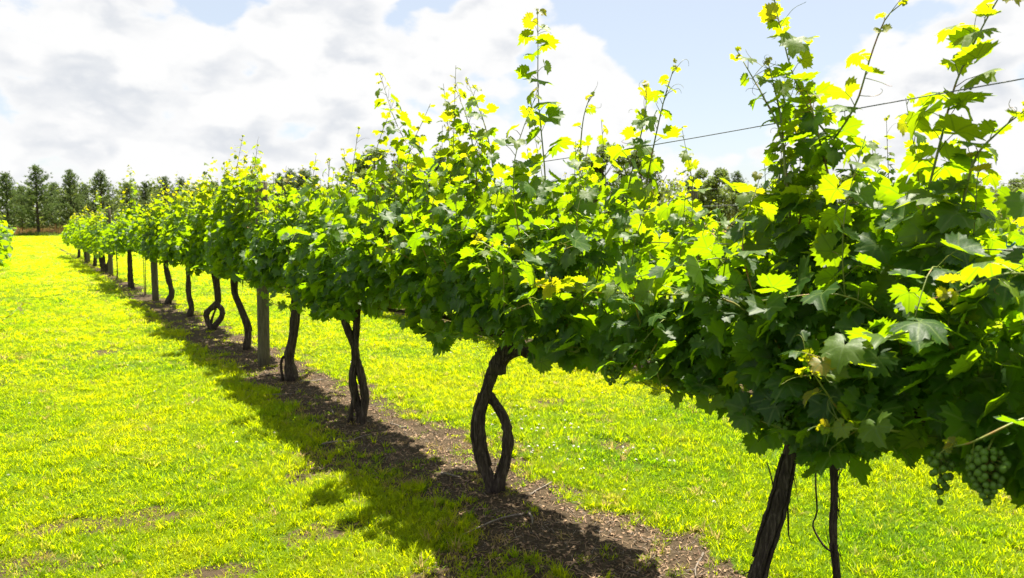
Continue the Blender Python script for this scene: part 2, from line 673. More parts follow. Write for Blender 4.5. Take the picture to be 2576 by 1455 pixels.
def make_tuft(name, seed, nb, rad, hmin, hmax, w, lean, coll, mat):
    r = np.random.default_rng(seed)
    V, Fc, n = [], [], 0
    for _ in range(nb):
        az = r.uniform(0, 2 * math.pi)
        rr = rad * math.sqrt(r.uniform(0, 1))
        a2 = r.uniform(0, 2 * math.pi)
        b = np.array([rr * math.cos(a2), rr * math.sin(a2), -0.004])
        v, f = blade(r, r.uniform(hmin, hmax), w * r.uniform(0.7, 1.3), r.uniform(*lean), az, b)
        V.append(v)
        Fc += [tuple(i + n for i in q) for q in f]
        n += len(v)
    me = bpy.data.meshes.new(name)
    me.from_pydata(np.vstack(V).tolist(), [], Fc)
    fin_mesh(me, mat, True)
    ob = bpy.data.objects.new(name, me)
    coll.objects.link(ob)
    return ob


for i in range(5):
    make_tuft('tuft_a%d' % i, 100 + i, 15, 0.045, 0.018, 0.048, 0.0050, (0.4, 1.6), tuft_col, M['blade'])
for i in range(2):
    make_tuft('tuft_b%d' % i, 120 + i, 16, 0.020, 0.04, 0.085, 0.0062, (0.5, 1.4), tuft_col, M['blade'])


def scatter(name, pts, rot, scl, idx_, tint, coll, **props):
    me = bpy.data.meshes.new(name)
    me.vertices.add(len(pts))
    me.vertices.foreach_set('co', np.asarray(pts, np.float32).ravel())
    for k, a, ty in (('rot', rot, 'FLOAT_VECTOR'), ('scl', scl, 'FLOAT_VECTOR'), ('pick', idx_, 'INT'), ('tint', tint, 'FLOAT')):
        at = me.attributes.new(k, ty, 'POINT')
        at.data.foreach_set('vector' if ty == 'FLOAT_VECTOR' else 'value',
                            np.asarray(a, np.int32 if ty == 'INT' else np.float32).ravel())
    ob = link(name, me, **props)
    ng = bpy.data.node_groups.new(name + '_scatter', 'GeometryNodeTree')
    ng.interface.new_socket('Geometry', in_out='INPUT', socket_type='NodeSocketGeometry')
    ng.interface.new_socket('Geometry', in_out='OUTPUT', socket_type='NodeSocketGeometry')
    N = ng.nodes
    gi, go = N.new('NodeGroupInput'), N.new('NodeGroupOutput')
    iop = N.new('GeometryNodeInstanceOnPoints')
    ci = N.new('GeometryNodeCollectionInfo')
    ci.inputs['Collection'].default_value = coll
    ci.inputs['Separate Children'].default_value = True
    ci.inputs['Reset Children'].default_value = True
    iop.inputs['Pick Instance'].default_value = True

    def attr(nm, ty):
        a = N.new('GeometryNodeInputNamedAttribute')
        a.data_type = ty
        a.inputs['Name'].default_value = nm
        return a.outputs['Attribute']
    e2r = N.new('FunctionNodeEulerToRotation')
    ng.links.new(attr('rot', 'FLOAT_VECTOR'), e2r.inputs[0])
    ng.links.new(gi.outputs[0], iop.inputs['Points'])
    ng.links.new(ci.outputs[0], iop.inputs['Instance'])
    ng.links.new(attr('pick', 'INT'), iop.inputs['Instance Index'])
    ng.links.new(e2r.outputs[0], iop.inputs['Rotation'])
    ng.links.new(attr('scl', 'FLOAT_VECTOR'), iop.inputs['Scale'])
    ng.links.new(iop.outputs[0], go.inputs[0])
    md = ob.modifiers.new('scatter', 'NODES')
    md.node_group = ng
    return ob


def wedge_points(r0, r1, dens, half=math.radians(41)):
    area = half * (r1 * r1 - r0 * r0)
    n = int(area * dens)
    r = np.sqrt(rng.uniform(r0 * r0, r1 * r1, n))
    a = YAW + rng.uniform(-half, half, n)
    return r * np.sin(a), r * np.cos(a)


gp, gr, gs, gi_, gt = [], [], [], [], []
for r0, r1, dens, sxy, sz in ((2.2, 5.0, 1900, 0.85, 0.85), (5.0, 9.0, 850, 1.05, 1.0), (9.0, 18.0, 330, 1.5, 1.1), (18.0, 40.0, 75, 2.8, 1.25), (40.0, 118.0, 9.0, 7.0, 1.6)):
    x, y = wedge_points(r0, r1, dens)
    s = soil_mask(x, y)
    keep = rng.uniform(0, 1, len(x)) > np.clip(s * 1.03, 0, 0.955)
    dep = x * FWH[0] + y * FWH[1]
    keep &= dep < 98
    x, y, s = x[keep], y[keep], s[keep]
    n = len(x)
    hn = fbm(x * 2.3, y * 2.3, 41)
    lush = fbm(x * 0.9, y * 0.9, 43)
    hs = (0.65 + 0.9 * hn) * rng.uniform(0.75, 1.25, n)
    edge_t = np.clip(1 - np.abs(s - 0.25) / 0.35, 0, 1)
    hs *= 1 + 0.35 * edge_t
    gp.append(np.stack([x, y, ground_z(x, y)], 1))
    gr.append(np.stack([rng.normal(0, 0.12, n), rng.normal(0, 0.12, n), rng.uniform(0, 6.28, n)], 1))
    k = rng.uniform(0.8, 1.2, n)
    gs.append(np.stack([sxy * k, sxy * k, sz * hs], 1))
    pick = rng.integers(0, 5, n)
    pick = np.where(rng.uniform(0, 1, n) < 0.06 + 0.3 * edge_t, 5 + rng.integers(0, 2, n), pick)
    gi_.append(pick)
    ti = 0.44 + 0.7 * (fbm(x * 1.5, y * 1.5, 45) - 0.5) + 0.35 * (fbm(x * 0.3, y * 0.3, 46) - 0.5) + rng.normal(0, 0.10, n)
    dryp = rng.uniform(0, 1, n) < 0.035 + 0.16 * (s > 0.2)
    ti = np.where(dryp, rng.uniform(0.9, 1.0, n), np.clip(ti, 0, 0.85))
    gt.append(ti)
gp, gr, gs, gi_, gt = (np.concatenate(q) for q in (gp, gr, gs, gi_, gt))
scatter('grass', gp, gr, gs, gi_, gt, tuft_col, kind='stuff', category='grass', label='bright yellow green grass mown short along the vine alley')

# ------------------------------------------------------------------ leaf meshes
LOBE = [(0, 0.97), (14, 0.86), (27, 0.72), (42, 0.86), (55, 0.92), (68, 0.84), (84, 0.70), (98, 0.82), (112, 0.86), (128, 0.80), (146, 0.76), (160, 0.66), (172, 0.34), (180, 0.06)]


def leaf_outline(ang, r):
    a = abs(math.degrees(ang))
    for (a0, r0), (a1, r1) in zip(LOBE, LOBE[1:]):
        if a0 <= a <= a1:
            u = (a - a0) / (a1 - a0)
            return r0 + (r1 - r0) * u
    return 0.06


def leaf_shape(seed, n_out, n_in):
    r = np.random.default_rng(seed)
    cup = r.uniform(-0.42, 0.20)
    fold = r.uniform(0.0, 0.50)
    curl = r.uniform(-0.75, 0.10)
    ph = r.uniform(0, 6.28)
    asym = r.uniform(-0.1, 0.1)
    depth_k = r.uniform(0.85, 1.15)

    def z_of(x, y):
        rr = math.hypot(x, y)
        th = math.atan2(x, y)
        quilt = 0.055 * rr * math.cos(th * 360 / 56.0)
        rip = 0.07 * rr * rr * math.sin(3 * th + ph)
        return fold * abs(x) * (1 - 0.3 * abs(x)) + cup * rr * rr + curl * max(y, 0) ** 2 * 0.6 - quilt + rip + asym * x
    V = [(0, 0, 0)]
    ang_o = [(-math.pi + 2 * math.pi * (i + 0.5) / n_out) for i in range(n_out)]
    inner = []
    if n_in:
        for i in range(n_in):
            a = -math.pi + 2 * math.pi * (i + 0.5) / n_in
            rad = leaf_outline(a, r) * 0.5
            x, y = rad * math.sin(a), rad * math.cos(a)
            V.append((x, y, z_of(x, y)))
            inner.append(len(V) - 1)
    outer = []
    for i, a in enumerate(ang_o):
        rad = leaf_outline(a, r)
        rad = 1 - (1 - rad) * depth_k if rad > 0.3 else rad
        tooth = (0.08 if i % 2 else -0.08) if n_out >= 20 else 0.0
        rad *= 1 + tooth + r.uniform(-0.05, 0.05)
        x, y = rad * math.sin(a) * 1.02, rad * math.cos(a)
        V.append((x, y, z_of(x, y)))
        outer.append(len(V) - 1)
    T = []
    if n_in:
        k = n_out // n_in
        for i in range(n_in - 1):
            T.append((0, inner[i], inner[i + 1]))
        for i in range(n_in):
            o = [outer[j] for j in range(i * k, (i + 1) * k)]
            for p, q in zip(o, o[1:]):
                T.append((inner[i], p, q))
            if i < n_in - 1:
                nxt = outer[(i + 1) * k]
                T.append((inner[i], o[-1], nxt))
                T.append((inner[i], nxt, inner[i + 1]))
    else:
        for p, q in zip(outer, outer[1:]):
            T.append((0, p, q))
    T = [(a, c, b) for a, b, c in T]
    if n_in and seed % 3 == 0:
        for q in sorted(r.choice(np.arange(n_in, len(T)), 2, replace=False))[::-1]:
            T.pop(int(q))
    return np.array(V, float), np.array(T, int)


LEAF = {'hi': [leaf_shape(s, 40, 8) for s in range(14)], 'mid': [leaf_shape(50 + s, 20, 0) for s in range(9)], 'low': [leaf_shape(80 + s, 9, 0) for s in range(4)]}
# faces must point to +Z
for lv in LEAF:
    fixed = []
    for V, T in LEAF[lv]:
        a, b, c = V[T[:, 0]], V[T[:, 1]], V[T[:, 2]]
        nz = np.cross(b - a, c - a)[:, 2].sum()
        fixed.append((V, T if nz > 0 else T[:, ::-1]))
    LEAF[lv] = fixed
LEAF_ME = {lv: [tri_mesh('leaf', V, T, M['leaf'], True, {'leaf_uv': V}) for V, T in LEAF[lv]] for lv in ('hi', 'mid')}


def unit(v):
    return v / (np.linalg.norm(v, axis=-1, keepdims=True) + 1e-9)


class Leaves:
    def __init__(self):
        self.p, self.n, self.t, self.s, self.c = [], [], [], [], []

    def add(self, p, n, t, s, c):
        self.p.append(p)
        self.n.append(n)
        self.t.append(t)
        self.s.append(s)
        self.c.append(c)

    def arrays(self):
        p, n, t = np.array(self.p), unit(np.array(self.n)), np.array(self.t)
        t = unit(t - n * (t * n).sum(1, keepdims=True))
        x = np.cross(t, n)
        R = np.stack([x, t, n], 2)
        return p, R, np.array(self.s), np.array(self.c)


TOPY = np.array([-2, 0, 1.2, 1.9, 2.04, 2.12, 2.32, 2.44, 3.0, 3.7, 4.2, 4.9, 6.0, 7.0, 8.1, 8.5, 8.75, 9.4, 10.4, 11.2, 12.5, 15, 17, 18.5, 20, 21, 23, 26, 27.5, 29, 31, 34, 36, 50])
TOPZ = np.array([1.85, 1.85, 1.78, 1.86, 1.78, 1.46, 1.46, 1.84, 1.90, 1.96, 2.12, 1.98, 1.92, 1.98, 1.86, 1.7, 2.05, 2.25, 2.3, 2.1, 2.08, 2.0, 2.0, 1.85, 2.2, 1.9, 1.65, 1.55, 1.6, 2.1, 1.8, 1.9, 1.8, 1.75])


def row_top(row, y):
    if row == 1:
        rag = (float(vnoise(np.array([y * 1.9]), np.array([4.4]), 78)[0]) - 0.5) * 2
        return float(np.interp(y, TOPY, TOPZ)) + rag * (0.07 if y < 9 else 0.2)
    return 1.80 + 0.22 * (float(vnoise(np.array([y * 0.9]), np.array([row * 7.3]), 77)[0]) - 0.5) * 2


def shoot_leaves(L, path, r, size0, tint0, young=True, spacing=0.055, sparse=0.0, G=None, droop=0.6):
    """alternate leaves along a shoot path; petioles into G"""
    seg = np.linalg.norm(np.diff(path, axis=0), axis=1)
    cum = np.concatenate([[0], np.cumsum(seg)])
    tot = cum[-1]
    s = spacing * r.uniform(0.3, 1.0)
    side = 1 if r.uniform() < 0.5 else -1
    az0 = r.uniform(0, 6.28)
    while s < tot:
        u = s / tot
        p = np.array([np.interp(s, cum, path[:, k]) for k in range(3)])
        k = min(np.searchsorted(cum, s), len(path) - 1)
        tan = unit(path[k] - path[max(k - 1, 0)])
        az = az0 + (0 if side > 0 else math.pi) + r.normal(0, 0.5)
        h = np.array([math.cos(az), math.sin(az), 0.0])
        h = unit(h - tan * (h @ tan) * 0.6)
        f = 1.0 if not young else float(np.interp(u, [0, 0.55, 0.8, 0.95, 1], [1, 1.0, 0.85, 0.5, 0.25]))
        size = size0 * f * r.uniform(0.7, 1.22)
        pet = size * r.uniform(0.7, 1.2)
        pd = unit(h * 0.9 + np.array([0, 0, 0.25]) + tan * 0.35 + r.normal(0, 0.2, 3))
        q = p + pd * pet
        ws = r.uniform(0, 0.85)
        n = unit(np.array([0, 0, 0.85 - 0.75 * ws]) + SUNV * ws + h * (0.62 - 0.45 * ws) + r.normal(0, 0.36, 3))
        t = h * 0.65 + np.array([0, 0, -droop]) + r.normal(0, 0.25, 3)
        tint = tint0 + (max(0, (u - 0.55)) * 0.7 if young else 0) + r.normal(0, 0.09)
        if young and u > 0.9:
            tint += r.uniform(-0.1, 0.3)
        if r.uniform() > sparse:
            L.add(q, n, t, size, float(np.clip(tint, 0, 0.86)))
            if G is not None:
                G.tube(np.array([p, (p + q) / 2 + np.array([0, 0, 0.006]), q]), [0.0019, 0.0014, 0.0013], 3, 0, cap=False)
        side = -side
        s += spacing * (1.0 if not young else (1.15 - 0.35 * u)) * r.uniform(0.75, 1.25)


def tendril(G, p, d, r, ln=0.16):
    k = 14
    path = [p]
    cur = np.array(p, float)
    dv = unit(np.array(d, float))
    ax = unit(r.normal(0, 1, 3))
    for i in range(k):
        ang = 0.05 + 0.55 * max(0, (i - 6) / k) * 2
        dv = unit(dv * math.cos(ang) + np.cross(ax, dv) * math.sin(ang))
        cur = cur + dv * ln / k
        path.append(cur.copy())
    G.tube(np.array(path), np.linspace(0.0016, 0.0007, k + 1), 3, 0, cap=False)


def make_shoot(path_pts, r0=0.0045, r1=0.0012, n=14):
    path = catmull(path_pts, n)
    return path, np.linspace(r0, r1, n)


def bark_stem(G, base, pts, r0, r1, seed, sides=14, sub=26, flare=1.25, ridge=0.30):
    """pts: (offset across the view, height) pairs; a bark-ridged stem standing on base"""
    P3 = [np.array([base[0], base[1], 0.0]) + RT * a + np.array([0, 0, z]) for a, z in pts]
    r = np.random.default_rng(seed)
    P3 = [p + FWH * r.normal(0, 0.010) for p in P3]
    path = catmull(P3, sub)
    path[0][2] -= 0.05
    t = np.linspace(0, 1, sub)
    rad = r0 + (r1 - r0) * t
    rad = rad * (1 + (flare - 1) * np.exp(-t * 9)) * (1 + r.normal(0, 0.06, sub))
    G.tube(path, rad, sides, 0, ridge, seed, twist=0.05)
    # raised bark strands, winding along the stem
    for k in range(9):
        a0 = r.uniform(0, 6.28)
        i0, i1 = sorted(r.integers(0, sub, 2))
        if i1 - i0 < 5:
            continue
        sp = []
        for i in range(i0, i1):
            a = a0 + 0.07 * i
            sp.append(path[i] + (RT * math.cos(a) + FWH * math.sin(a)) * rad[i] * 1.02)
        G.tube(np.array(sp), np.linspace(0.010, 0.006, len(sp)) * (r0 / 0.035), 5, 0, 0.3, seed + k)
    return path, rad


def peel(G, path, rad, r, count):
    """peeling bark strips that stand off the stem"""
    for _ in range(count):
        i = r.integers(3, len(path) - 3)
        a = r.uniform(0, 6.28)
        o = RT * math.cos(a) + FWH * math.sin(a)
        p = path[i] + o * rad[i]
        ln = r.uniform(0.05, 0.17)
        dz = -1 if r.uniform() < 0.6 else 1
        pts = [p, p + o * 0.012 + np.array([0, 0, dz * ln * 0.4]), p + o * r.uniform(0.02, 0.05) + RT * r.normal(0, 0.012) + np.array([0, 0, dz * ln])]
        c = catmull(pts, 6)
        G.tube(c, np.linspace(0.005, 0.001, 6), 4, 0, 0.2, int(r.integers(1e6)), flat=0.4)


VINES = []


def vine(row, x, y, lo, hi, label, group, stems, seed, level, nfill, nshoot, shoots=(), zcord=0.97, arms=True, zbot=0.90, hw=0.36, skirt=1.0, size=0.064, lift=0.12):
    r = np.random.default_rng(seed)
    root = empty('grapevine', (x, y, 0), label=label, category='grapevine', group=group)
    inv = np.array([x, y, 0.0])
    G = Geo()
    trunk_tops = []
    for k, (pts, r0, r1) in enumerate(stems):
        path, rad = bark_stem(G, (x, y), pts, r0, r1, seed * 10 + k, 14 if level == 'hi' else 9, 26 if level == 'hi' else 14)
        if level == 'hi':
            peel(G, path, rad, r, 14)
        trunk_tops.append(path[-1])
    if G.n:
        G.v = [v - inv for v in G.v]
        G.obj('trunk', M['bark'], root)
    tip = trunk_tops[0] if trunk_tops else np.array([x, y, zcord])
    if arms:
        for e in (lo, hi):
            A = Geo()
            m = 0.5 * (tip[1] + e)
            pts = [tip + np.array([0, 0, -0.05]), np.array([x + r.normal(0, 0.02), tip[1] + 0.25 * (e - tip[1]), zcord - 0.01]), np.array([x + r.normal(0, 0.02), m, zcord + r.normal(0, 0.02)]), np.array([x, e, zcord + 0.01])]
            A.tube(catmull(pts, 12), np.linspace(0.022, 0.010, 12), 8, 0, 0.25, seed)
            A.v = [v - inv for v in A.v]
            A.obj('cordon', M['bark'], root)
    L = Leaves()
    lit_tint = {'hi': 0.06, 'mid': 0.12, 'low': 0.18}[level]  # yellower leaf tint on farther vines, painting in their sunlit brightness
    hi_ = level == 'hi'
    # shoots rising from the cordon
    for k in range(nshoot):
        y0 = 0.5 * (lo + hi) + 0.5 * (hi - lo) * (r.uniform(-1, 1) if level == 'hi' else float(np.clip(r.normal(0, 0.40), -1, 1)))
        top = row_top(row, y0) + r.normal(0.06, 0.12)
        kind = r.uniform()
        S = Geo()
        p0 = np.array([x + r.normal(0, 0.03), y0, zcord + r.normal(0, 0.03)])
        if kind < 0.58:
            lx = r.normal(0, 0.16)
            ly = r.normal(0, 0.10)
            pts = [p0, p0 + np.array([lx * 0.9, ly * 0.4, (top - p0[2]) * 0.35]), p0 + np.array([lx * 1.2, ly * 0.8, (top - p0[2]) * 0.7]), np.array([x + lx * 0.8, y0 + ly, top])]
        elif kind < 0.82:
            sx = -1 if r.uniform() < 0.55 else 1
            o = sx * r.uniform(0.28, hw + 0.14)
            hz = r.uniform(0.25, 0.65)
            pts = [p0, p0 + np.array([o * 0.35, r.normal(0, 0.1), hz * 0.7]), p0 + np.array([o * 0.8, r.normal(0, 0.15), hz]), p0 + np.array([o * 1.15, r.normal(0, 0.25), hz - r.uniform(0.02, 0.3)])]
        else:
            sx = -1 if r.uniform() < 0.55 else 1
            o = sx * r.uniform(0.15, 0.34)
            pts = [p0, p0 + np.array([o * 0.6, r.normal(0, 0.1), 0.10]), p0 + np.array([o, r.normal(0, 0.2), 0.02]), p0 + np.array([o * 1.1, r.normal(0, 0.25), -r.uniform(-0.05, 0.07)])]
        if min(q[2] for q in pts) > top + 0.3:
            continue
        path, rad = make_shoot(pts)
        if hi_:
            S.tube(path, rad, 4, 0, cap=False)
        shoot_leaves(L, path, r, size, lit_tint + 0.18 + 0.20 * max(0, path[-1][2] - 1.3), kind < 0.6, 0.06, 0.0, S if hi_ else None)
        if hi_:
            S.v = [v - inv for v in S.v]
            S.obj('shoot', M['stem'], root)
    # named shoots that stand out of the canopy
    for sp in shoots:
        pts, sz, spc, sparse, t0 = sp[:5]
        S = Geo()
        path, rad = make_shoot([np.array(q, float) for q in pts], 0.0050, 0.0016, 18)
        S.tube(path, rad, 5, 0, cap=False)
        rs = np.random.default_rng(seed * 31 + len(L.p))
        shoot_leaves(L, path, rs, sz, t0, True, spc, sparse, S, 0.5)
        tipd = unit(path[-1] - path[-3])
        for q in range(4):
            i = rs.integers(9, 18)
            tendril(S, path[i], tipd + rs.normal(0, 0.7, 3), rs, rs.uniform(0.06, 0.16))
        for q in range(4):
            L.add(path[-1] + rs.normal(0, 0.008, 3), rs.normal(0, 1, 3) + np.array([0, 0, 0.3]), tipd + rs.normal(0, 0.6, 3), rs.uniform(0.010, 0.02), rs.uniform(0.7, 0.9))
        S.v = [v - inv for v in S.v]
        S.obj('shoot', M['stem'], root)
    # leaves filling the canopy: a crown that thins, narrows and lifts towards its ends
    nf = int(nfill * (1.1 if level == 'hi' else 0.95))
    crown = {'hi': 0.65, 'mid': 1.3, 'low': 1.2}[level] if row == 1 else 0.8
    mid_, half = 0.5 * (lo + hi), 0.5 * (hi - lo)
    tri_ = (r.uniform(-1, 1, nf) + r.uniform(-1, 1, nf)) / 1.55
    e_ = np.where(r.uniform(0, 1, nf) < 0.65 * crown, np.clip(tri_, -1.0, 1.0), r.uniform(-1, 1, nf))
    ys = mid_ + half * e_
    zn = vnoise(ys * 2.6, np.full(nf, row * 3.1), 9) - 0.5 + 0.7 * (vnoise(ys * 7.3, np.full(nf, row * 5.7), 19) - 0.5)
    for k in range(nf):
        y0 = ys[k]
        end = abs(e_[k]) ** 3 * crown
        top = row_top(row, y0) - (0.10 if level == 'hi' else 0.28) * end
        u = r.beta(1.15, 1.75)
        zb = zbot + 0.22 * zn[k] * skirt + (0.16 if level == 'hi' else 0.24) * end + (lift * math.exp(-((y0 - y + 0.33) / 0.5) ** 2) if row == 1 else 0.0)
        z = zb + (top - 0.02 - zb) * u
        w = hw * float(np.interp(u, [0, 0.15, 0.4, 0.75, 1], [0.70, 0.95, 1.0, 0.55, 0.25])) * (1 - 0.4 * min(end, 1.2))
        sx = -1 if r.uniform() < 0.58 else 1
        dx = sx * w * (1.2 if sx > 0 else 1.0) * math.sqrt(r.uniform(0.02, 1))
        h = unit(np.array([sx * 0.9, r.normal(0, 0.55), 0]))
        ws = r.uniform(0, 0.25 + 0.75 * u)
        n = unit(np.array([0, 0, 0.55 - 0.3 * ws]) + SUNV * ws + h * (0.72 - 0.45 * ws) + r.normal(0, 0.38, 3))
        t = h * 0.45 + np.array([0, 0, -0.8]) + r.normal(0, 0.3, 3)
        L.add(np.array([x + dx, y0, z]), n, t, size * float(np.clip(r.normal(0.95, 0.2), 0.5, 1.4)), float(np.clip(lit_tint + 0.16 + 0.20 * u + r.normal(0, 0.10), 0, 0.7)))
    VINES.append(dict(root=root, inv=inv, L=L.arrays(), level=level, r=r))
    return root


# ------------------------------------------------------------------ the vines of the near row
G1 = 'grapevines of the near row'
X1 = 2.38


def yz(x, *pts):
    return [(x + 0.01 * k, a, b) for k, (a, b) in enumerate(pts)]


vine(1, 2.40, -0.30, -0.75, 0.80, 'grapevine cut by the right edge of the picture, only its leaves in view', G1,
     [([(0, 0), (0.02, 0.4), (0, 0.9)], 0.035, 0.028)], 11, 'hi', 640, 28,
     [([(2.2, 0.70, 1.15), (2.0, 0.78, 1.42), (1.86, 0.84, 1.49), (1.76, 0.93, 1.44)], 0.075, 0.055, 0.0, 0.45),
      ([(2.38, 0.55, 1.5), (2.36, 0.62, 1.9), (2.36, 0.78, 2.08)], 0.062, 0.06, 0.1, 0.45)], zbot=0.82, size=0.067)

v2 = vine(1, 2.38, 2.03, 0.80, 2.20, 'nearest grapevine with leaning dark trunk cut by the lower edge and a thin second stem', G1,
          [([(0.027, 0.0), (0.07, 0.185), (0.112, 0.373), (0.147, 0.536), (0.182, 0.681), (0.21, 0.801), (0.222, 0.92)], 0.033, 0.032),
           ([(0.399, 0.0), (0.388, 0.185), (0.373, 0.308), (0.36, 0.406), (0.37, 0.552), (0.355, 0.681), (0.329, 0.761), (0.30, 0.90)], 0.0125, 0.013)],
          12, 'hi', 780, 32,
          [(yz(2.36, (1.59, 1.5), (1.59, 1.78), (1.74, 1.95), (1.85, 2.12), (1.92, 2.30), (1.97, 2.44)), 0.070, 0.042, 0.0, 0.38),
           (yz(2.42, (1.72, 1.5), (1.80, 1.8), (1.90, 1.98), (1.96, 2.12)), 0.068, 0.042, 0.0, 0.33),
           (yz(2.31, (1.55, 1.5), (1.66, 1.8), (1.72, 1.97), (1.76, 2.06)), 0.068, 0.045, 0.0, 0.33),
           (yz(2.36, (1.80, 1.5), (1.76, 1.77), (1.67, 1.89), (1.60, 2.0), (1.56, 2.15), (1.52, 2.26), (1.47, 2.30)), 0.056, 0.075, 0.1, 0.50),
           (yz(2.33, (1.80, 1.6), (1.86, 1.91), (1.95, 2.06), (2.01, 2.14), (2.10, 2.26)), 0.050, 0.06, 0.1, 0.42),
           (yz(2.36, (1.84, 1.6), (1.88, 1.94), (1.93, 2.1), (1.97, 2.20)), 0.055, 0.055, 0.0, 0.42),
           (yz(2.40, (1.70, 1.3), (1.74, 1.62), (1.82, 1.85), (1.86, 2.0)), 0.064, 0.05, 0.0, 0.28),
           (yz(2.40, (1.95, 1.3), (1.96, 1.6), (1.92, 1.80), (1.90, 1.97)), 0.064, 0.05, 0.0, 0.28),
           (yz(2.36, (1.40, 1.2), (1.35, 1.6), (1.30, 1.88), (1.27, 2.03), (1.20, 2.19), (1.14, 2.30)), 0.078, 0.036, 0.0, 0.50),
           (yz(2.34, (1.22, 1.6), (1.19, 1.78), (1.13, 1.86), (1.06, 1.92)), 0.055, 0.06, 0.0, 0.4),
           ([(2.2, 1.30, 0.98), (2.1, 1.38, 1.0), (2.0, 1.41, 1.11), (1.95, 1.44, 1.20)], 0.055, 0.048, 0.0, 0.62),
           ([(2.15, 1.15, 1.0), (2.0, 1.22, 1.03), (1.9, 1.34, 1.02)], 0.06, 0.05, 0.0, 0.5),
           ([(2.2, 0.85, 1.15), (2.06, 0.90, 1.12), (1.97, 0.97, 1.06), (1.95, 1.02, 1.04)], 0.07, 0.06, 0.4, 0.15),
           ([(2.25, 1.70, 1.15), (2.08, 1.85, 1.33), (1.97, 2.1, 1.34), (1.90, 2.4, 1.33), (1.85, 2.78, 1.34)], 0.062, 0.045, 0.0, 0.55),
           ([(2.2, 1.1, 1.2), (2.0, 1.1, 1.32), (1.88, 1.2, 1.28), (1.8, 1.3, 1.2)], 0.07, 0.05, 0.0, 0.45)], hw=0.36, zbot=0.80, size=0.067)

vine(1, 2.34, 3.85, 2.15, 4.95, 'grapevine whose two stems part and rejoin like an eye above the bare soil', G1,
     [([(0.006, 0.0), (-0.053, 0.144), (-0.093, 0.313), (-0.097, 0.457), (-0.052, 0.612), (0.002, 0.754), (0.084, 0.83), (0.20, 0.875)], 0.037, 0.034),
      ([(0.013, 0.035), (0.060, 0.20), (0.075, 0.35), (0.052, 0.455), (0.0, 0.54), (-0.05, 0.60)], 0.029, 0.024),
      ([(0.012, 0.768), (0.065, 0.884), (0.058, 1.03)], 0.034, 0.028)],
     13, 'hi', 1150, 50, lift=0.22, shoots=[(yz(2.36, (3.36, 1.5), (3.38, 1.84), (3.46, 2.26), (3.48, 2.54), (3.50, 2.73)), 0.082, 0.062, 0.0, 0.42),
      (yz(2.36, (3.06, 1.6), (3.08, 1.92), (3.07, 2.11), (3.03, 2.22)), 0.045, 0.075, 0.1, 0.5),
      (yz(2.36, (2.74, 1.45), (2.72, 1.75), (2.63, 2.06), (2.63, 2.21)), 0.068, 0.055, 0.0, 0.45),
      (yz(2.36, (2.62, 1.5), (2.59, 1.8), (2.52, 2.09), (2.46, 2.26)), 0.070, 0.055, 0.0, 0.45),
      (yz(2.36, (4.05, 1.7), (4.18, 2.16), (4.38, 2.45)), 0.068, 0.06, 0.0, 0.50),
      (yz(2.36, (3.85, 1.75), (3.99, 2.15), (4.23, 2.47)), 0.068, 0.06, 0.0, 0.50),
      (yz(2.38, (4.3, 1.6), (4.25, 1.95), (4.1, 2.15)), 0.06, 0.055, 0.0, 0.4),
      (yz(2.36, (4.70, 1.6), (4.84, 1.93), (5.29, 2.33), (5.60, 2.73)), 0.070, 0.058, 0.0, 0.42),
      ([(2.25, 2.95, 1.1), (2.08, 2.97, 1.25), (1.95, 3.0, 1.40), (1.85, 3.2, 1.53)], 0.055, 0.05, 0.0, 0.5),
      ([(2.3, 4.3, 1.1), (2.1, 4.4, 1.35), (1.95, 4.5, 1.45)], 0.055, 0.05, 0.0, 0.4)])

vine(1, 2.29, 5.86, 4.95, 6.95, 'grapevine with two twisted stems splitting into a V, next beyond the eye shaped trunk', G1,
     [([(0.016, 0.0), (-0.036, 0.165), (-0.058, 0.36), (-0.035, 0.555), (-0.074, 0.716), (-0.129, 0.861), (-0.149, 0.973)], 0.029, 0.022),
      ([(0.004, 0.0), (0.039, 0.197), (0.001, 0.425), (-0.030, 0.555), (-0.016, 0.748), (-0.005, 1.036)], 0.029, 0.027),
      ([(-0.086, 0.0), (-0.059, 0.132), (-0.041, 0.246)], 0.016, 0.014)],
     14, 'hi', 900, 36,
     [(yz(2.34, (6.2, 1.5), (6.17, 1.87), (5.97, 2.36)), 0.05, 0.08, 0.15, 0.5),
      (yz(2.34, (6.75, 1.6), (6.7, 1.9), (6.66, 2.16)), 0.05, 0.07, 0.1, 0.5),
      (yz(2.34, (5.3, 1.6), (5.25, 1.9), (5.3, 2.1)), 0.055, 0.06, 0.0, 0.4),
      ([(2.2, 6.92, 0.80), (2.0, 7.1, 0.85), (1.9, 7.39, 0.94)], 0.05, 0.07, 0.0, 0.55)], zbot=0.90)

vine(1, 2.32, 7.84, 6.95, 8.45, 'grapevine with a gnarled foot and a loop of root, just before the thick wooden post', G1,
     [([(0.012, 0.0), (-0.02, 0.208), (0.022, 0.434), (0.057, 0.72), (0.062, 0.903), (0.052, 1.0)], 0.048, 0.036),
      ([(-0.082, 0.0), (-0.095, 0.166), (-0.068, 0.241), (-0.02, 0.225)], 0.012, 0.010)],
     15, 'hi', 620, 26,
     [(yz(2.34, (7.3, 1.6), (7.25, 1.9), (7.2, 2.12)), 0.05, 0.07, 0.1, 0.5),
      (yz(2.19, (8.35, 1.45), (8.42, 1.75), (8.5, 2.0), (8.5, 2.2)), 0.064, 0.05, 0.0, 0.35)], zbot=0.96)

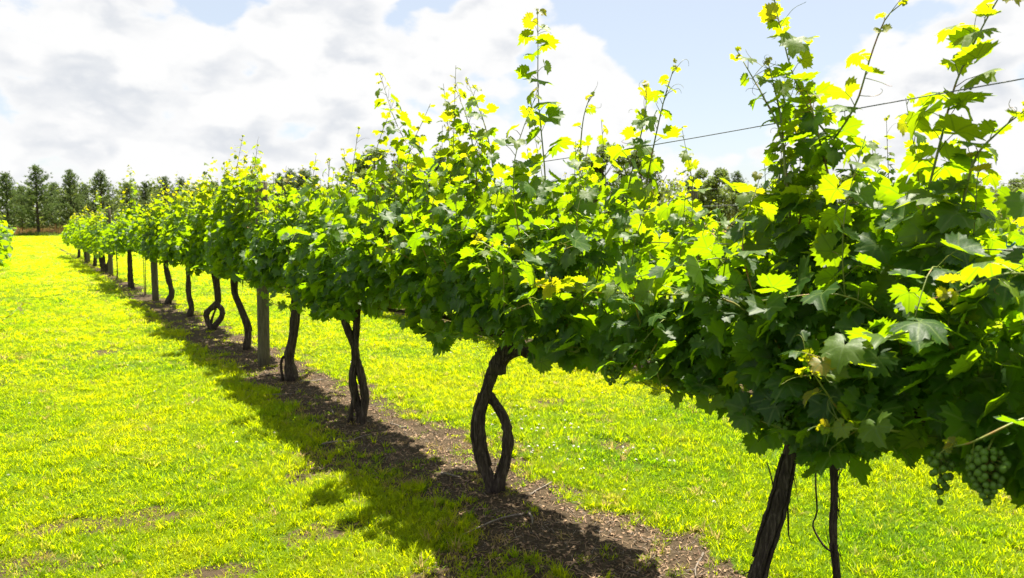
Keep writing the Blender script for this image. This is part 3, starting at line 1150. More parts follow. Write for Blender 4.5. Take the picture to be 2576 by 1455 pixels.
vine(1, 2.41, 10.03, 8.75, 11.15, 'grapevine with an S curved trunk just beyond the thick wooden post', G1,
     [([(0.005, 0.0), (0.027, 0.254), (-0.046, 0.508), (-0.13, 0.71), (-0.134, 0.95)], 0.046, 0.042)], 16, 'mid', 1050, 40,
     [(yz(2.38, (10.2, 1.9), (10.22, 2.21), (9.87, 2.66)), 0.05, 0.08, 0.2, 0.5),
      (yz(2.20, (8.9, 1.75), (8.85, 1.95), (8.75, 2.2)), 0.062, 0.06, 0.0, 0.4),
      (yz(2.26, (9.0, 1.6), (9.0, 1.95), (8.95, 2.28)), 0.062, 0.05, 0.0, 0.4),
      (yz(2.42, (8.8, 1.5), (8.7, 1.9), (8.72, 2.15)), 0.062, 0.05, 0.0, 0.4),
      (yz(2.38, (9.4, 1.9), (9.3, 2.25), (9.2, 2.5)), 0.06, 0.06, 0.0, 0.4),
      (yz(2.38, (10.7, 1.8), (10.8, 2.15), (10.9, 2.4)), 0.055, 0.06, 0.0, 0.4)], zbot=0.88)

vine(1, 2.47, 12.28, 11.15, 13.25, 'grapevine whose short trunk opens into a ring near the ground', G1,
     [([(0.002, 0.0), (-0.089, 0.14), (-0.073, 0.261), (0.063, 0.383), (0.085, 0.503), (0.046, 0.95)], 0.042, 0.046),
      ([(-0.009, 0.012), (0.123, 0.17), (0.144, 0.292), (0.063, 0.383)], 0.036, 0.036),
      ([(-0.023, 0.14), (0.029, 0.261), (0.069, 0.364)], 0.014, 0.012)], 17, 'mid', 800, 32,
     [(yz(2.44, (12.3, 1.7), (12.2, 2.0), (12.4, 2.3)), 0.05, 0.07, 0.1, 0.5)], zbot=0.84)
vine(1, 2.48, 14.26, 13.25, 15.35, 'grapevine with a slim straight trunk beyond the ring shaped one', G1,
     [([(-0.009, 0.0), (0.038, 0.16), (-0.002, 0.381), (0.001, 0.656), (0, 0.95)], 0.042, 0.036)], 18, 'mid', 760, 30,
     [(yz(2.44, (14.6, 1.7), (14.5, 2.0), (14.9, 2.45)), 0.05, 0.07, 0.1, 0.5)], zbot=0.86)
vine(1, 2.47, 16.54, 15.35, 17.75, 'grapevine with a bowed trunk right before the second post from the camera', G1,
     [([(0.0, 0.0), (0.094, 0.206), (0.063, 0.442), (0.011, 0.717), (0, 0.95)], 0.046, 0.040)], 19, 'mid', 760, 30,
     [(yz(2.44, (16.5, 1.7), (16.3, 2.1), (16.8, 2.5)), 0.05, 0.07, 0.1, 0.5)], zbot=0.86)
vine(1, 2.40, 18.95, 18.3, 19.5, 'young slender grapevine tied to a thin stake beyond the second post', G1,
     [([(0, 0), (0.01, 0.4), (0.02, 0.9)], 0.010, 0.007)], 20, 'mid', 120, 9, (), arms=False, zbot=0.95, hw=0.3)
vine(1, 2.36, 21.08, 19.5, 23.2, 'grapevine with a dark upright trunk midway between the second and third posts', G1,
     [([(-0.003, 0.0), (-0.028, 0.353), (-0.027, 0.95)], 0.062, 0.050)], 21, 'mid', 900, 36,
     [(yz(2.38, (20.2, 1.9), (20.2, 2.4), (21.0, 3.0)), 0.06, 0.07, 0.0, 0.5),
      (yz(2.38, (20.5, 1.7), (20.4, 2.1), (20.7, 2.6)), 0.07, 0.05, 0.0, 0.4)], zbot=0.9)
vine(1, 2.38, 24.5, 23.2, 25.9, 'young thin stemmed grapevine just before the bare topped third post', G1,
     [([(0, 0), (0.02, 0.4), (0.0, 0.95)], 0.014, 0.010)], 22, 'mid', 420, 18, (), zbot=0.75, hw=0.34)
vine(1, 2.42, 28.6, 26.6, 30.4, 'thick forked grapevine with two trunks just beyond the bare topped third post', G1,
     [([(-0.002, 0.0), (-0.062, 0.39), (-0.09, 0.95)], 0.085, 0.06), ([(0.014, 0.0), (0.172, 0.39), (0.28, 0.8)], 0.07, 0.06)], 23, 'low', 800, 34,
     [(yz(2.38, (29, 1.8), (29.2, 2.3), (29.5, 2.7)), 0.07, 0.05, 0.0, 0.45), (yz(2.38, (29.4, 1.8), (29.6, 2.2), (29.8, 2.6)), 0.07, 0.05, 0.0, 0.45)], zbot=0.55, hw=0.5, size=0.07)
vine(1, 2.44, 32.6, 30.4, 34.2, 'leafy grapevine second beyond the bare topped third post', G1,
     [([(0, 0), (0.03, 0.4), (0, 0.95)], 0.06, 0.05)], 24, 'low', 650, 26, (), zbot=0.6, hw=0.5, size=0.07)
vine(1, 2.44, 36.4, 34.2, 38.2, 'leafy grapevine third beyond the bare topped third post', G1,
     [([(0, 0), (-0.03, 0.4), (0, 0.95)], 0.06, 0.05)], 25, 'low', 650, 26, (), zbot=0.6, hw=0.55, size=0.07)
vine(1, 2.40, 40.6, 38.2, 43.0, 'farthest grapevine of the near row, at its end by the open grass', G1,
     [([(0, 0), (0.03, 0.4), (0, 0.95)], 0.06, 0.05)], 26, 'low', 800, 30, (), zbot=0.6, hw=0.6, size=0.07)

# rows behind, seen over and through the near row
G2 = 'grapevines of the row behind'
names2 = ['near the grey post at the right', 'glimpsed right of the tall crossing shoots', 'glimpsed in the dip between the two nearest vines', 'showing bright leaves left of that dip',
          'behind the eye shaped trunk', 'behind the V shaped stems', 'behind the gnarled foot', 'behind the thick wooden post', 'farther behind the thick wooden post', 'farthest to be made out behind']
for k, nm in enumerate(names2):
    y = 1.9 + 2.1 * k
    vine(2, 5.8 + rng.normal(0, 0.03), y, y - 1.05, y + 1.05, 'grapevine of the second row, ' + nm, G2,
         [([(0, 0), (rng.normal(0, 0.04), 0.3), (rng.normal(0, 0.05), 0.6), (0, 0.95)], 0.04, 0.036)], 40 + k, 'mid' if y < 13 else 'low', 560, 26,
         [(yz(5.75, (y + o, 1.5), (y + o + 0.05, 1.9), (y + o + 0.1, 2.25 + 0.2 * rng.uniform(-1, 1))), 0.055, 0.07, 0.1, 0.45) for o in (-0.5, 0.4)])
G3 = 'grapevines of the third row'
for k in range(6):
    y = 4.2 + 2.6 * k
    vine(3, 9.2, y, y - 1.3, y + 1.3, 'grapevine of the third row, ' + ['right behind the near grey post', 'behind the crossing shoots', 'below the pale wires in the dip', 'just left of the post with pale wires', 'farther left behind the tall single shoot', 'farthest left of that row'][k], G3,
         [([(0, 0), (rng.normal(0, 0.04), 0.4), (0, 0.95)], 0.04, 0.036)], 60 + k, 'low', 420, 20, (), size=0.07)
GL = 'grapevines of the row beside the camera'
namesl = ['sending one long shoot low into the picture at the left edge', 'just outside the left edge', 'reaching its side shoots in at the left edge', 'showing sunlit leaves at the left edge',
          'with a tuft of leaves at the left edge', 'far down the row at the left edge', 'farthest down the row at the left edge']
for k, nm in enumerate(namesl):
    y = (6.6, 9.4, 14.0, 17.5, 21.0, 25.5, 31.0)[k]
    sh = []
    if k == 0:
        sh = [([(-0.45, 6.4, 0.78), (-0.22, 6.7, 0.84), (-0.08, 6.85, 0.90), (0.03, 7.0, 0.99)], 0.05, 0.06, 0.0, 0.7)]
    vine(0, -0.74, y, y - 1.6, y + 1.7, 'grapevine beside the camera, ' + nm, GL,
         [([(0, 0), (rng.normal(0, 0.04), 0.4), (0, 0.95)], 0.045, 0.04)], 70 + k, 'mid' if k == 0 else 'low', 520 if k else 300, 26 if k else 16, sh,
         hw=0.42 if k < 2 else 0.55, size=0.062 if k < 2 else 0.075)

# ------------------------------------------------------------------ split leaves: those that show become parts, the rest one mass per vine
ZW, ZH, ZF = 640, 362, 1950.0 * 640 / 2576
zb = np.full((ZH, ZW), 1e9)
ib = np.full((ZH, ZW), -1, int)
allp = np.vstack([v['L'][0] for v in VINES])
alls = np.concatenate([v['L'][2] for v in VINES])
rel = allp - CAM
dz = rel @ FW
px = ZW / 2 + ZF * (rel @ RT) / np.maximum(dz, 0.05)
py = ZH / 2 - ZF * (rel @ UPV) / np.maximum(dz, 0.05)
pr = np.maximum(alls * 0.72 * ZF / np.maximum(dz, 0.05), 0.8)
order = np.where((dz > 0.3) & (px > -20) & (px < ZW + 20) & (py > -20) & (py < ZH + 20))[0]
for i in order:
    x0, x1 = int(max(px[i] - pr[i], 0)), int(min(px[i] + pr[i] + 1, ZW))
    y0, y1 = int(max(py[i] - pr[i], 0)), int(min(py[i] + pr[i] + 1, ZH))
    if x1 <= x0 or y1 <= y0:
        continue
    sub = zb[y0:y1, x0:x1]
    m_ = sub > dz[i]
    sub[m_] = dz[i]
    ib[y0:y1, x0:x1][m_] = i
seen = np.bincount(ib[ib >= 0], minlength=len(allp))
CAPS = {'hi': 300, 'mid': 170}
start = 0
for v in VINES:
    p, R, s, c = v['L']
    n = len(p)
    vis = seen[start:start + n]
    pix = pr[start:start + n]
    start += n
    lev = v['level']
    lib = LEAF[lev]
    var = v['r'].integers(0, len(lib), n)
    chosen = np.zeros(n, bool)
    if lev in CAPS:
        sc_ = np.where((vis >= 3) & (pix > 1.2), vis, 0)
        o = np.argsort(-sc_)[:CAPS[lev]]
        o = o[sc_[o] > 0]
        chosen[o] = True
        for i in o:
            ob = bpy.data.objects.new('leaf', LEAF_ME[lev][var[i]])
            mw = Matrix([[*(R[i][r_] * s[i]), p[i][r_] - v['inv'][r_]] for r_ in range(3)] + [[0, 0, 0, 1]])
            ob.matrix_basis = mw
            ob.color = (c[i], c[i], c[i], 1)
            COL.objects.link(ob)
            ob.parent = v['root']
    VV, TT, AA, UU, off = [], [], [], [], 0
    for k in range(len(lib)):
        w = np.where((var == k) & ~chosen)[0]
        if not len(w):
            continue
        Vb, Tb = lib[k]
        X = np.einsum('nij,vj->nvi', R[w] * s[w][:, None, None], Vb) + (p[w] - v['inv'])[:, None, :]
        VV.append(X.reshape(-1, 3))
        TT.append((Tb[None] + (np.arange(len(w)) * len(Vb))[:, None, None] + off).reshape(-1, 3))
        AA.append(np.repeat(c[w], len(Vb)))
        UU.append(np.tile(Vb, (len(w), 1)))
        off += len(w) * len(Vb)
    if VV:
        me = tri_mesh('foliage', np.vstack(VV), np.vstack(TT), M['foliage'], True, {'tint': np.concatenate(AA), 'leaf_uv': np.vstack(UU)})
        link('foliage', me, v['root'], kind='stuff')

# ------------------------------------------------------------------ grapes
berry_v, berry_f = [], []
nr, ns = 6, 8
berry_v.append((0, 0, 1))
for i in range(1, nr):
    for j in range(ns):
        th, ph = math.pi * i / nr, 2 * math.pi * j / ns
        berry_v.append((math.sin(th) * math.cos(ph), math.sin(th) * math.sin(ph), math.cos(th)))
berry_v.append((0, 0, -1))
for j in range(ns):
    berry_f.append((0, 1 + j, 1 + (j + 1) % ns))
    for i in range(nr - 2):
        a = 1 + i * ns
        berry_f.append((a + j, a + ns + j, a + ns + (j + 1) % ns, a + (j + 1) % ns))
    berry_f.append((1 + (nr - 2) * ns + j, len(berry_v) - 1, 1 + (nr - 2) * ns + (j + 1) % ns))
berry_me = bpy.data.meshes.new('grape')
berry_me.from_pydata(berry_v, [], berry_f)
fin_mesh(berry_me, M['grape'])


def cluster(root, pos, ln, wid, nb, seed, br=0.0098):
    r = np.random.default_rng(seed)
    G = Geo()
    base = np.array(root.location)
    p = np.array(pos) - base
    G.tube([p + np.array([0.03, 0, 0.03]), p + np.array([0.004, 0, 0]), p + np.array([0, 0.004, -ln * 0.6]), p + np.array([0, 0, -ln])], [0.003, 0.003, 0.0022, 0.0012], 5)
    pts = []
    for _ in range(nb * 40):
        if len(pts) >= nb:
            break
        u = r.uniform(0, 1)
        w = wid * float(np.interp(u, [0, 0.25, 0.7, 1], [0.5, 1, 0.55, 0.12]))
        a = r.uniform(0, 6.28)
        q = p + np.array([math.cos(a) * w * math.sqrt(r.uniform(0.2, 1)), math.sin(a) * w * math.sqrt(r.uniform(0.2, 1)), -ln * u])
        if all(np.linalg.norm(q - o) > br * 1.55 for o in pts):
            pts.append(q)
    for q in pts:
        c = np.array([p[0], p[1], min(q[2] + 0.012, p[2])])
        G.tube([c, q], [0.0012, 0.0009], 3, 0, cap=False)
    st = G.obj('grape_cluster', M['stem'], root)
    for q in pts:
        ob = bpy.data.objects.new('grape', berry_me)
        s = br * r.uniform(0.8, 1.12)
        ob.location = q
        ob.scale = (s, s, s * 1.05)
        COL.objects.link(ob)
        ob.parent = st
    return st


cl = cluster(v2, (2.05, 0.97, 1.03), 0.14, 0.050, 70, 1)
cl['label'] = 'pale green unripe grape cluster hanging below the leaves'
cluster(v2, (2.06, 1.09, 0.99), 0.14, 0.035, 26, 2)
cluster(v2, (2.12, 1.63, 0.98), 0.11, 0.045, 34, 3)
v3r = [v['root'] for v in VINES][2]
cluster(v3r, (2.06, 2.45, 1.05), 0.12, 0.05, 36, 4)
cluster(v3r, (2.06, 2.22, 1.10), 0.10, 0.045, 30, 5)

# hanging dead bark and dry tendrils on the nearest stem
b0 = np.array([2.38, 2.03, 0.0])


def at2(a, z, d=0.0):
    return b0 * 0 + RT * a + FWH * d + np.array([0, 0, z])


Gt = Geo()
Gt.tube(catmull([at2(0.30, 0.80), at2(0.29, 0.6), at2(0.30, 0.46), at2(0.285, 0.40), at2(0.33, 0.32), at2(0.37, 0.29)], 16), 0.0035, 4, 0, 0.3, 1)
Gt.obj('bark_strip', M['bark'], v2)
Gt = Geo()
Gt.tube(catmull([at2(0.235, 0.80), at2(0.24, 0.72), at2(0.29, 0.685), at2(0.355, 0.675)], 10), 0.003, 4, 0, 0.3, 2)
Gt.obj('bark_strip', M['bark'], v2)
Gt = Geo()
Gt.tube(catmull([at2(0.17, 0.56), at2(0.185, 0.44), at2(0.19, 0.36), at2(0.215, 0.30)], 10), np.linspace(0.009, 0.002, 10), 5, 0, 0.4, 3, flat=0.5)
Gt.obj('bark_strip', M['bark'], v2)
Gt = Geo()
Gt.tube(catmull([at2(0.13, 0.52), at2(0.115, 0.60), at2(0.095, 0.66)], 8), np.linspace(0.004, 0.002, 8), 4, 0, 0.4, 4)
Gt.obj('bark_strip', M['bark'], v2)
Gt = Geo()
Gt.tube(catmull([at2(0.085, 0.27), at2(0.05, 0.22), at2(0.01, 0.20)], 8), np.linspace(0.006, 0.002, 8), 4, 0, 0.4, 5)
Gt.obj('bark_strip', M['bark'], v2)

# ------------------------------------------------------------------ posts
def post(x, y, h, rad, label, lean=(0, 0), group='round wooden trellis posts'):
    root = empty('trellis_post', (x, y, 0), label=label, category='post', group=group)
    G = Geo()
    k = 10
    z = np.linspace(-0.1, h, k)
    path = np.stack([lean[0] * z / h, lean[1] * z / h, z], 1)
    rr = np.full(k, rad)
    G.tube(np.vstack([path, path[-1] + np.array([0, 0, 0.006])]), np.append(rr, rad * 0.93), 18, 0, 0.015, int(abs(x * 100 + y * 10)))
    G.obj('shaft', M['post'], root)
    for zz in (0.99, 1.53, h - 0.05):
        S = Geo()
        c = np.array([lean[0] * zz / h, lean[1] * zz / h, zz]) - np.array([rad, 0, 0])
        S.tube([c + np.array([0.004, -0.012, 0]), c + np.array([-0.008, -0.012, 0]), c + np.array([-0.008, 0.012, 0]), c + np.array([0.004, 0.012, 0])], 0.002, 5)
        S.obj('staple', M['wire'], root)
    return root


post(2.36, 0.02, 2.06, 0.068, 'round wooden post beyond the right edge of the picture')
post(2.30, 8.79, 2.05, 0.066, 'thick round wooden post, the nearest one whose foot shows on the bare soil', (0.03, 0.03))
post(2.39, 17.44, 1.98, 0.066, 'round wooden post, second along the near row', (0.0, 0.04))
post(2.40, 26.35, 2.02, 0.066, 'round wooden post with its bare top above the leaves, third along the near row')
post(2.42, 35.2, 2.0, 0.066, 'round wooden post farthest down the near row')
post(5.72, 2.85, 1.80, 0.045, 'grey post of the second row at the right, among the leaves')
post(5.78, 11.6, 2.0, 0.06, 'round post of the second row behind the eye shaped vine')
post(9.0, 8.78, 2.17, 0.066, 'grey wooden post of the third row holding bright wires in the dip between vines')
post(9.1, 17.5, 2.1, 0.066, 'round post of the third row, farther off')
st = Geo()
st.tube([(2.37, 18.9, -0.1), (2.38, 18.92, 1.5)], 0.008, 6)
so = st.obj('stake', M['post'])
so['label'] = 'thin stake beside the young vine past the second post'
so['category'] = 'stake'


def wire(pts, rad, label):
    G = Geo()
    p = catmull(pts, len(pts) * 6)
    G.tube(p, rad, 6)
    o = G.obj('trellis_wire', M['wire'])
    o['label'] = label
    o['category'] = 'wire'
    o['group'] = 'wires strung along the trellis posts'


def sagged(x, z, sag, ys):
    out = []
    for a, b in zip(ys, ys[1:]):
        out += [(x, a, z), (x, 0.5 * (a + b), z - sag)]
    return out + [(x, ys[-1], z)]


wire([(2.29, -8.6, 2.0), (2.30, -4, 1.93), (2.295, 0.02, 2.02), (2.33, 1.1, 1.99), (2.36, 2.39, 1.945), (2.37, 3.12, 1.93), (2.36, 5.29, 1.895), (2.3, 7.71, 1.94), (2.245, 8.79, 2.0), (2.3, 13, 1.93), (2.32, 17.44, 1.94), (2.33, 22, 1.93), (2.332, 26.35, 1.97), (2.34, 31, 1.92), (2.352, 35.2, 1.95)], 0.0019,
     'top wire of the near row, dark line rising against the sky at the right')
wire(sagged(2.292, 1.53, 0.02, [-8.6, 0.02, 8.79, 17.44, 26.35, 35.2]), 0.0018, 'middle wire of the near row, threading through the leaves')
wire(sagged(2.30, 0.99, 0.015, [-8.6, 0.02, 8.79, 17.44, 26.35, 35.2]), 0.0018, 'low wire of the near row along the woody arms')
wire(sagged(5.70, 1.80, 0.05, [-6, 2.85, 11.6, 20.3]), 0.0018, 'top wire of the second row')
wire(sagged(8.93, 2.12, 0.10, [0, 8.78, 17.5, 26]), 0.0024, 'upper of the two pale wires on the third row post')
wire(sagged(8.93, 1.86, 0.03, [0, 8.78, 17.5, 26]), 0.0024, 'lower of the two pale wires on the third row post')

tg = Geo()
tg.tube(catmull([(2.20, 1.00, 1.55), (2.205, 1.012, 1.54), (2.21, 1.025, 1.54), (2.22, 1.03, 1.55)], 8), 0.003, 6, flat=0.5)
to = tg.obj('vine_tie', M['teal'])
to['label'] = 'small teal plastic tie on the middle wire near the right edge'
to['category'] = 'tie'

# ------------------------------------------------------------------ things on the ground
twig_places = [('beside the eye shaped trunk', 2.34, 3.85), ('at the foot of the V stemmed vine', 2.3, 5.9), ('beside the gnarled foot before the post', 2.3, 7.8), ('near the lower edge of the picture', 2.40, 2.95)]
twig_kinds = [('longest pale dry twig', 0.42, 0.0065, 0.010, 0), ('forked dry twig', 0.26, 0.0058, 0.012, 2), ('short thick dry twig', 0.15, 0.0085, 0.005, 0), ('thin bent dry twig', 0.30, 0.0040, 0.030, 0)]
for nm, cx, cy in twig_places:
    for k, (what, ln, tr_, wob_, forks) in enumerate(twig_kinds):
        x = cx + (-0.30, 0.22, -0.12, 0.30)[k] + rng.uniform(-0.06, 0.06)
        y = cy + (-0.45, -0.3, 0.5, 0.45)[k] + rng.uniform(-0.2, 0.2)
        a = rng.uniform(0, 6.28)
        G = Geo()
        pts = []
        for u in np.linspace(0, 1, 5):
            q = np.array([(u - 0.5) * ln * math.cos(a), (u - 0.5) * ln * math.sin(a), 0.0]) + np.array([rng.normal(0, wob_), rng.normal(0, wob_), 0.006 + 0.010 * abs(rng.normal())])
            q[2] += float(ground_z(np.array([x + q[0]]), np.array([y + q[1]]))[0])
            pts.append(q)
        G.tube(catmull(pts, 10), np.linspace(tr_, tr_ * 0.5, 10), 5, 0, 0.2, k)
        for f_ in range(forks):
            G.tube([pts[2 + f_], pts[2 + f_] + np.array([0.06 * math.cos(a + 0.7 - 1.4 * f_), 0.06 * math.sin(a + 0.7 - 1.4 * f_), 0.008])], [0.003, 0.0014], 4)
        o = G.obj('fallen_twig', M['twig'])
        o.location = (x, y, 0)
        o['label'] = what + ' on the bare soil ' + nm
        o['category'] = 'twig'
        o['group'] = 'dry twigs fallen on the bare soil'

litter_col = bpy.data.collections.new('litter_pieces')


def chip(name, seed, ln, w, mat):
    r = np.random.default_rng(seed)
    V = []
    for i, u in enumerate(np.linspace(-0.5, 0.5, 4)):
        ww = w * (1 - (2 * u) ** 2 * 0.7)
        z = 0.15 * ln * (0.25 - u * u) * r.uniform(-0.5, 1.5) + 0.003
        V += [(u * ln, -ww / 2, z), (u * ln, ww / 2, z + r.normal(0, 0.003))]
    Fq = [(2 * i, 2 * i + 1, 2 * i + 3, 2 * i + 2) for i in range(3)]
    me = bpy.data.meshes.new(name)
    me.from_pydata(V, [], Fq)
    fin_mesh(me, mat)
    o = bpy.data.objects.new(name, me)
    litter_col.objects.link(o)


M['chip1'] = plain('bark_chip', (0.16, 0.10, 0.065), 0.9, 0.2, 0, 60, 0.6)
M['chip2'] = plain('dead_leaf', (0.30, 0.20, 0.12), 0.8, 0.2, 0, 60, 0.5)
chip('chip_a', 1, 0.035, 0.007, M['chip1'])
chip('chip_b', 2, 0.028, 0.012, M['chip2'])
chip('chip_c', 3, 0.060, 0.004, M['chip2'])
chip('chip_d', 4, 0.045, 0.003, M['twig'])
x = rng.uniform(1.5, 3.1, 22000)
y = 2.2 + 9.0 * rng.uniform(0, 1, 22000) ** 1.4
k_ = rng.uniform(0, 1, 22000) < soil_mask(x, y)
x, y = x[k_], y[k_]
n = len(x)
sc3 = rng.uniform(0.35, 1.15, n)
scatter('soil_litter', np.stack([x, y, ground_z(x, y) + 0.004], 1), np.stack([rng.normal(0, 0.35, n), rng.normal(0, 0.35, n), rng.uniform(0, 6.28, n)], 1),
        np.stack([sc3, sc3, sc3], 1), rng.integers(0, 4, n), np.zeros(n), litter_col, kind='stuff', category='litter', label='bark chips and dead leaf bits strewn over the bare soil strip')

clover_col = bpy.data.collections.new('clover_heads')
r = np.random.default_rng(5)
G = Geo()
for i in range(26):
    d = unit(r.normal(0, 1, 3))
    d[2] = abs(d[2]) * 1.2 - 0.3
    s = np.array([-d[1], d[0], 0.0]) * 0.0035
    G.add([d * 0.003 - s, d * 0.003 + s, d * 0.0105], [(0, 1, 2)])
G.v = [v + np.array([0, 0, 0.068]) for v in G.v]
G.tube([(0, 0, 0), (0.003, 0, 0.035), (0, 0, 0.068)], 0.0011, 3, 1, cap=False)
me = bpy.data.meshes.new('clover_head')
me.from_pydata(np.vstack(G.v).tolist(), [], G.f)
fin_mesh(me, [M['clover'], M['stem']], True, None, G.m)
clover_col.objects.link(bpy.data.objects.new('clover_head', me))
cx = np.concatenate([rng.normal(3.15, 0.33, 85), rng.uniform(2.9, 6.5, 90), rng.uniform(-1, 1.6, 70)])
cy = np.concatenate([rng.normal(4.5, 0.5, 85), rng.uniform(2.6, 12, 90), rng.uniform(5, 30, 70)])
k_ = soil_mask(cx, cy) < 0.3
cx, cy = cx[k_], cy[k_]
n = len(cx)
sc3 = rng.uniform(0.75, 1.15, n)
scatter('white_clover', np.stack([cx, cy, ground_z(cx, cy)], 1), np.stack([rng.normal(0, 0.15, n), rng.normal(0, 0.15, n), rng.uniform(0, 6.28, n)], 1),
        np.stack([sc3, sc3, sc3], 1), np.zeros(n, int), np.zeros(n), clover_col, kind='stuff', category='clover', label='small white clover heads dotted through the grass')


# ------------------------------------------------------------------ trees far behind
def spray(V, T, A, p, d, n, ln, w, r, tint):
    for _ in range(n):
        dv = unit(d + r.normal(0, 0.55, 3))
        s = unit(np.cross(dv, r.normal(0, 1, 3))) * w
        b = len(V)
        V += [p - s, p + s, p + dv * ln * r.uniform(0.7, 1.2)]
        T.append((b, b + 1, b + 2))
        A += [tint] * 3


def pine_meshes(seed, h=9.0, spread=2.3):
    r = np.random.default_rng(seed)
    G = Geo()
    z = np.linspace(-0.2, h * 0.97, 10)
    path = np.stack([r.normal(0, 0.05, 10).cumsum() * 0.4, r.normal(0, 0.05, 10).cumsum() * 0.4, z], 1)
    G.tube(path, np.linspace(0.17, 0.02, 10), 8, 0, 0.1, seed)
    V, T, A = [], [], []
    zz = 1.0
    while zz < h * 0.98:
        u = (zz - 0.9) / (h - 0.9)
        n = r.integers(3, 6)
        a0 = r.uniform(0, 6.28)
        c = np.array([np.interp(zz, path[:, 2], path[:, 0]), np.interp(zz, path[:, 2], path[:, 1]), zz])
        for k in range(n):
            a = a0 + k * 6.28 / n + r.normal(0, 0.3)
            ln = spread * (0.45 + 0.55 * min(1, u * 4)) * (1 - u) ** 0.88 * r.uniform(0.4, 1.4) + 0.22
            rise = r.uniform(0.15, 0.55) + 0.6 * u
            d = unit(np.array([math.cos(a), math.sin(a), rise]))
            e = c + d * ln
            G.tube([c, c + d * ln * 0.5 + np.array([0, 0, -0.03]), e], [0.035, 0.022, 0.008], 4, 0, cap=False)
            m = max(3, int(ln * 9))
            for q in range(m):
                f = r.uniform(0.22, 1.05)
                p = c + d * ln * f + r.normal(0, 0.13, 3)
                spray(V, T, A, p, d * 0.5 + np.array([0, 0, 0.55]), 12, 0.30, 0.026, r, float(np.clip(r.normal(0.45, 0.25), 0, 1)))
        zz += r.uniform(0.28, 0.5) * (1 - 0.35 * u)
    for q in range(8):
        spray(V, T, A, path[-1] + np.array([0, 0, r.uniform(-0.6, 0.1)]), np.array([0, 0, 1.0]), 10, 0.27, 0.022, r, 0.6)
    tm = bpy.data.meshes.new('trunk')
    tm.from_pydata(np.vstack(G.v).tolist(), [], G.f)
    fin_mesh(tm, M['pine_bark'])
    return tm, tri_mesh('crown', np.array(V), np.array(T), M['needles'], False, {'tint': A})


def broad_meshes(seed, h=10.0, spread=3.4):
    r = np.random.default_rng(seed)
    G = Geo()
    G.tube([(0, 0, -0.2), (0.05, 0, 2), (0, 0.1, h * 0.6)], [0.24, 0.18, 0.07], 8, 0, 0.1, seed)
    V, T, A = [], [], []
    for k in range(34):
        a = r.uniform(0, 6.28)
        u = r.uniform(0.08, 1)
        rad = spread * math.sin(math.pi * min(0.97, 0.18 + 0.8 * u)) ** 0.7 * r.uniform(0.3, 0.95)
        c = np.array([math.cos(a) * rad, math.sin(a) * rad, 1.4 + (h - 1.9) * u])
        G.tube([(0, 0, max(1.0, c[2] - 1.6)), c * np.array([0.5, 0.5, 1]) - np.array([0, 0, 0.5]), c], [0.06, 0.035, 0.01], 4, 0, cap=False)
        cr = r.uniform(0.7, 1.25)
        for q in range(170):
            d = unit(r.normal(0, 1, 3))
            p = c + d * cr * r.uniform(0.35, 1.0) ** 0.6 * np.array([1, 1, 0.75])
            n = unit(d + r.normal(0, 0.7, 3) + np.array([0, 0, 0.3]))
            s = unit(np.cross(n, r.normal(0, 1, 3)))
            w = np.cross(n, s)
            sz = r.uniform(0.12, 0.24)
            b = len(V)
            V += [p - s * sz, p + w * sz * 0.7, p + s * sz, p - w * sz * 0.7]
            T += [(b, b + 1, b + 2), (b, b + 2, b + 3)]
            A += [float(np.clip(r.normal(0.45, 0.25), 0, 1))] * 4
    tm = bpy.data.meshes.new('trunk')
    tm.from_pydata(np.vstack(G.v).tolist(), [], G.f)
    fin_mesh(tm, M['pine_bark'])
    return tm, tri_mesh('crown', np.array(V), np.array(T), M['broadleaf'], False, {'tint': A})


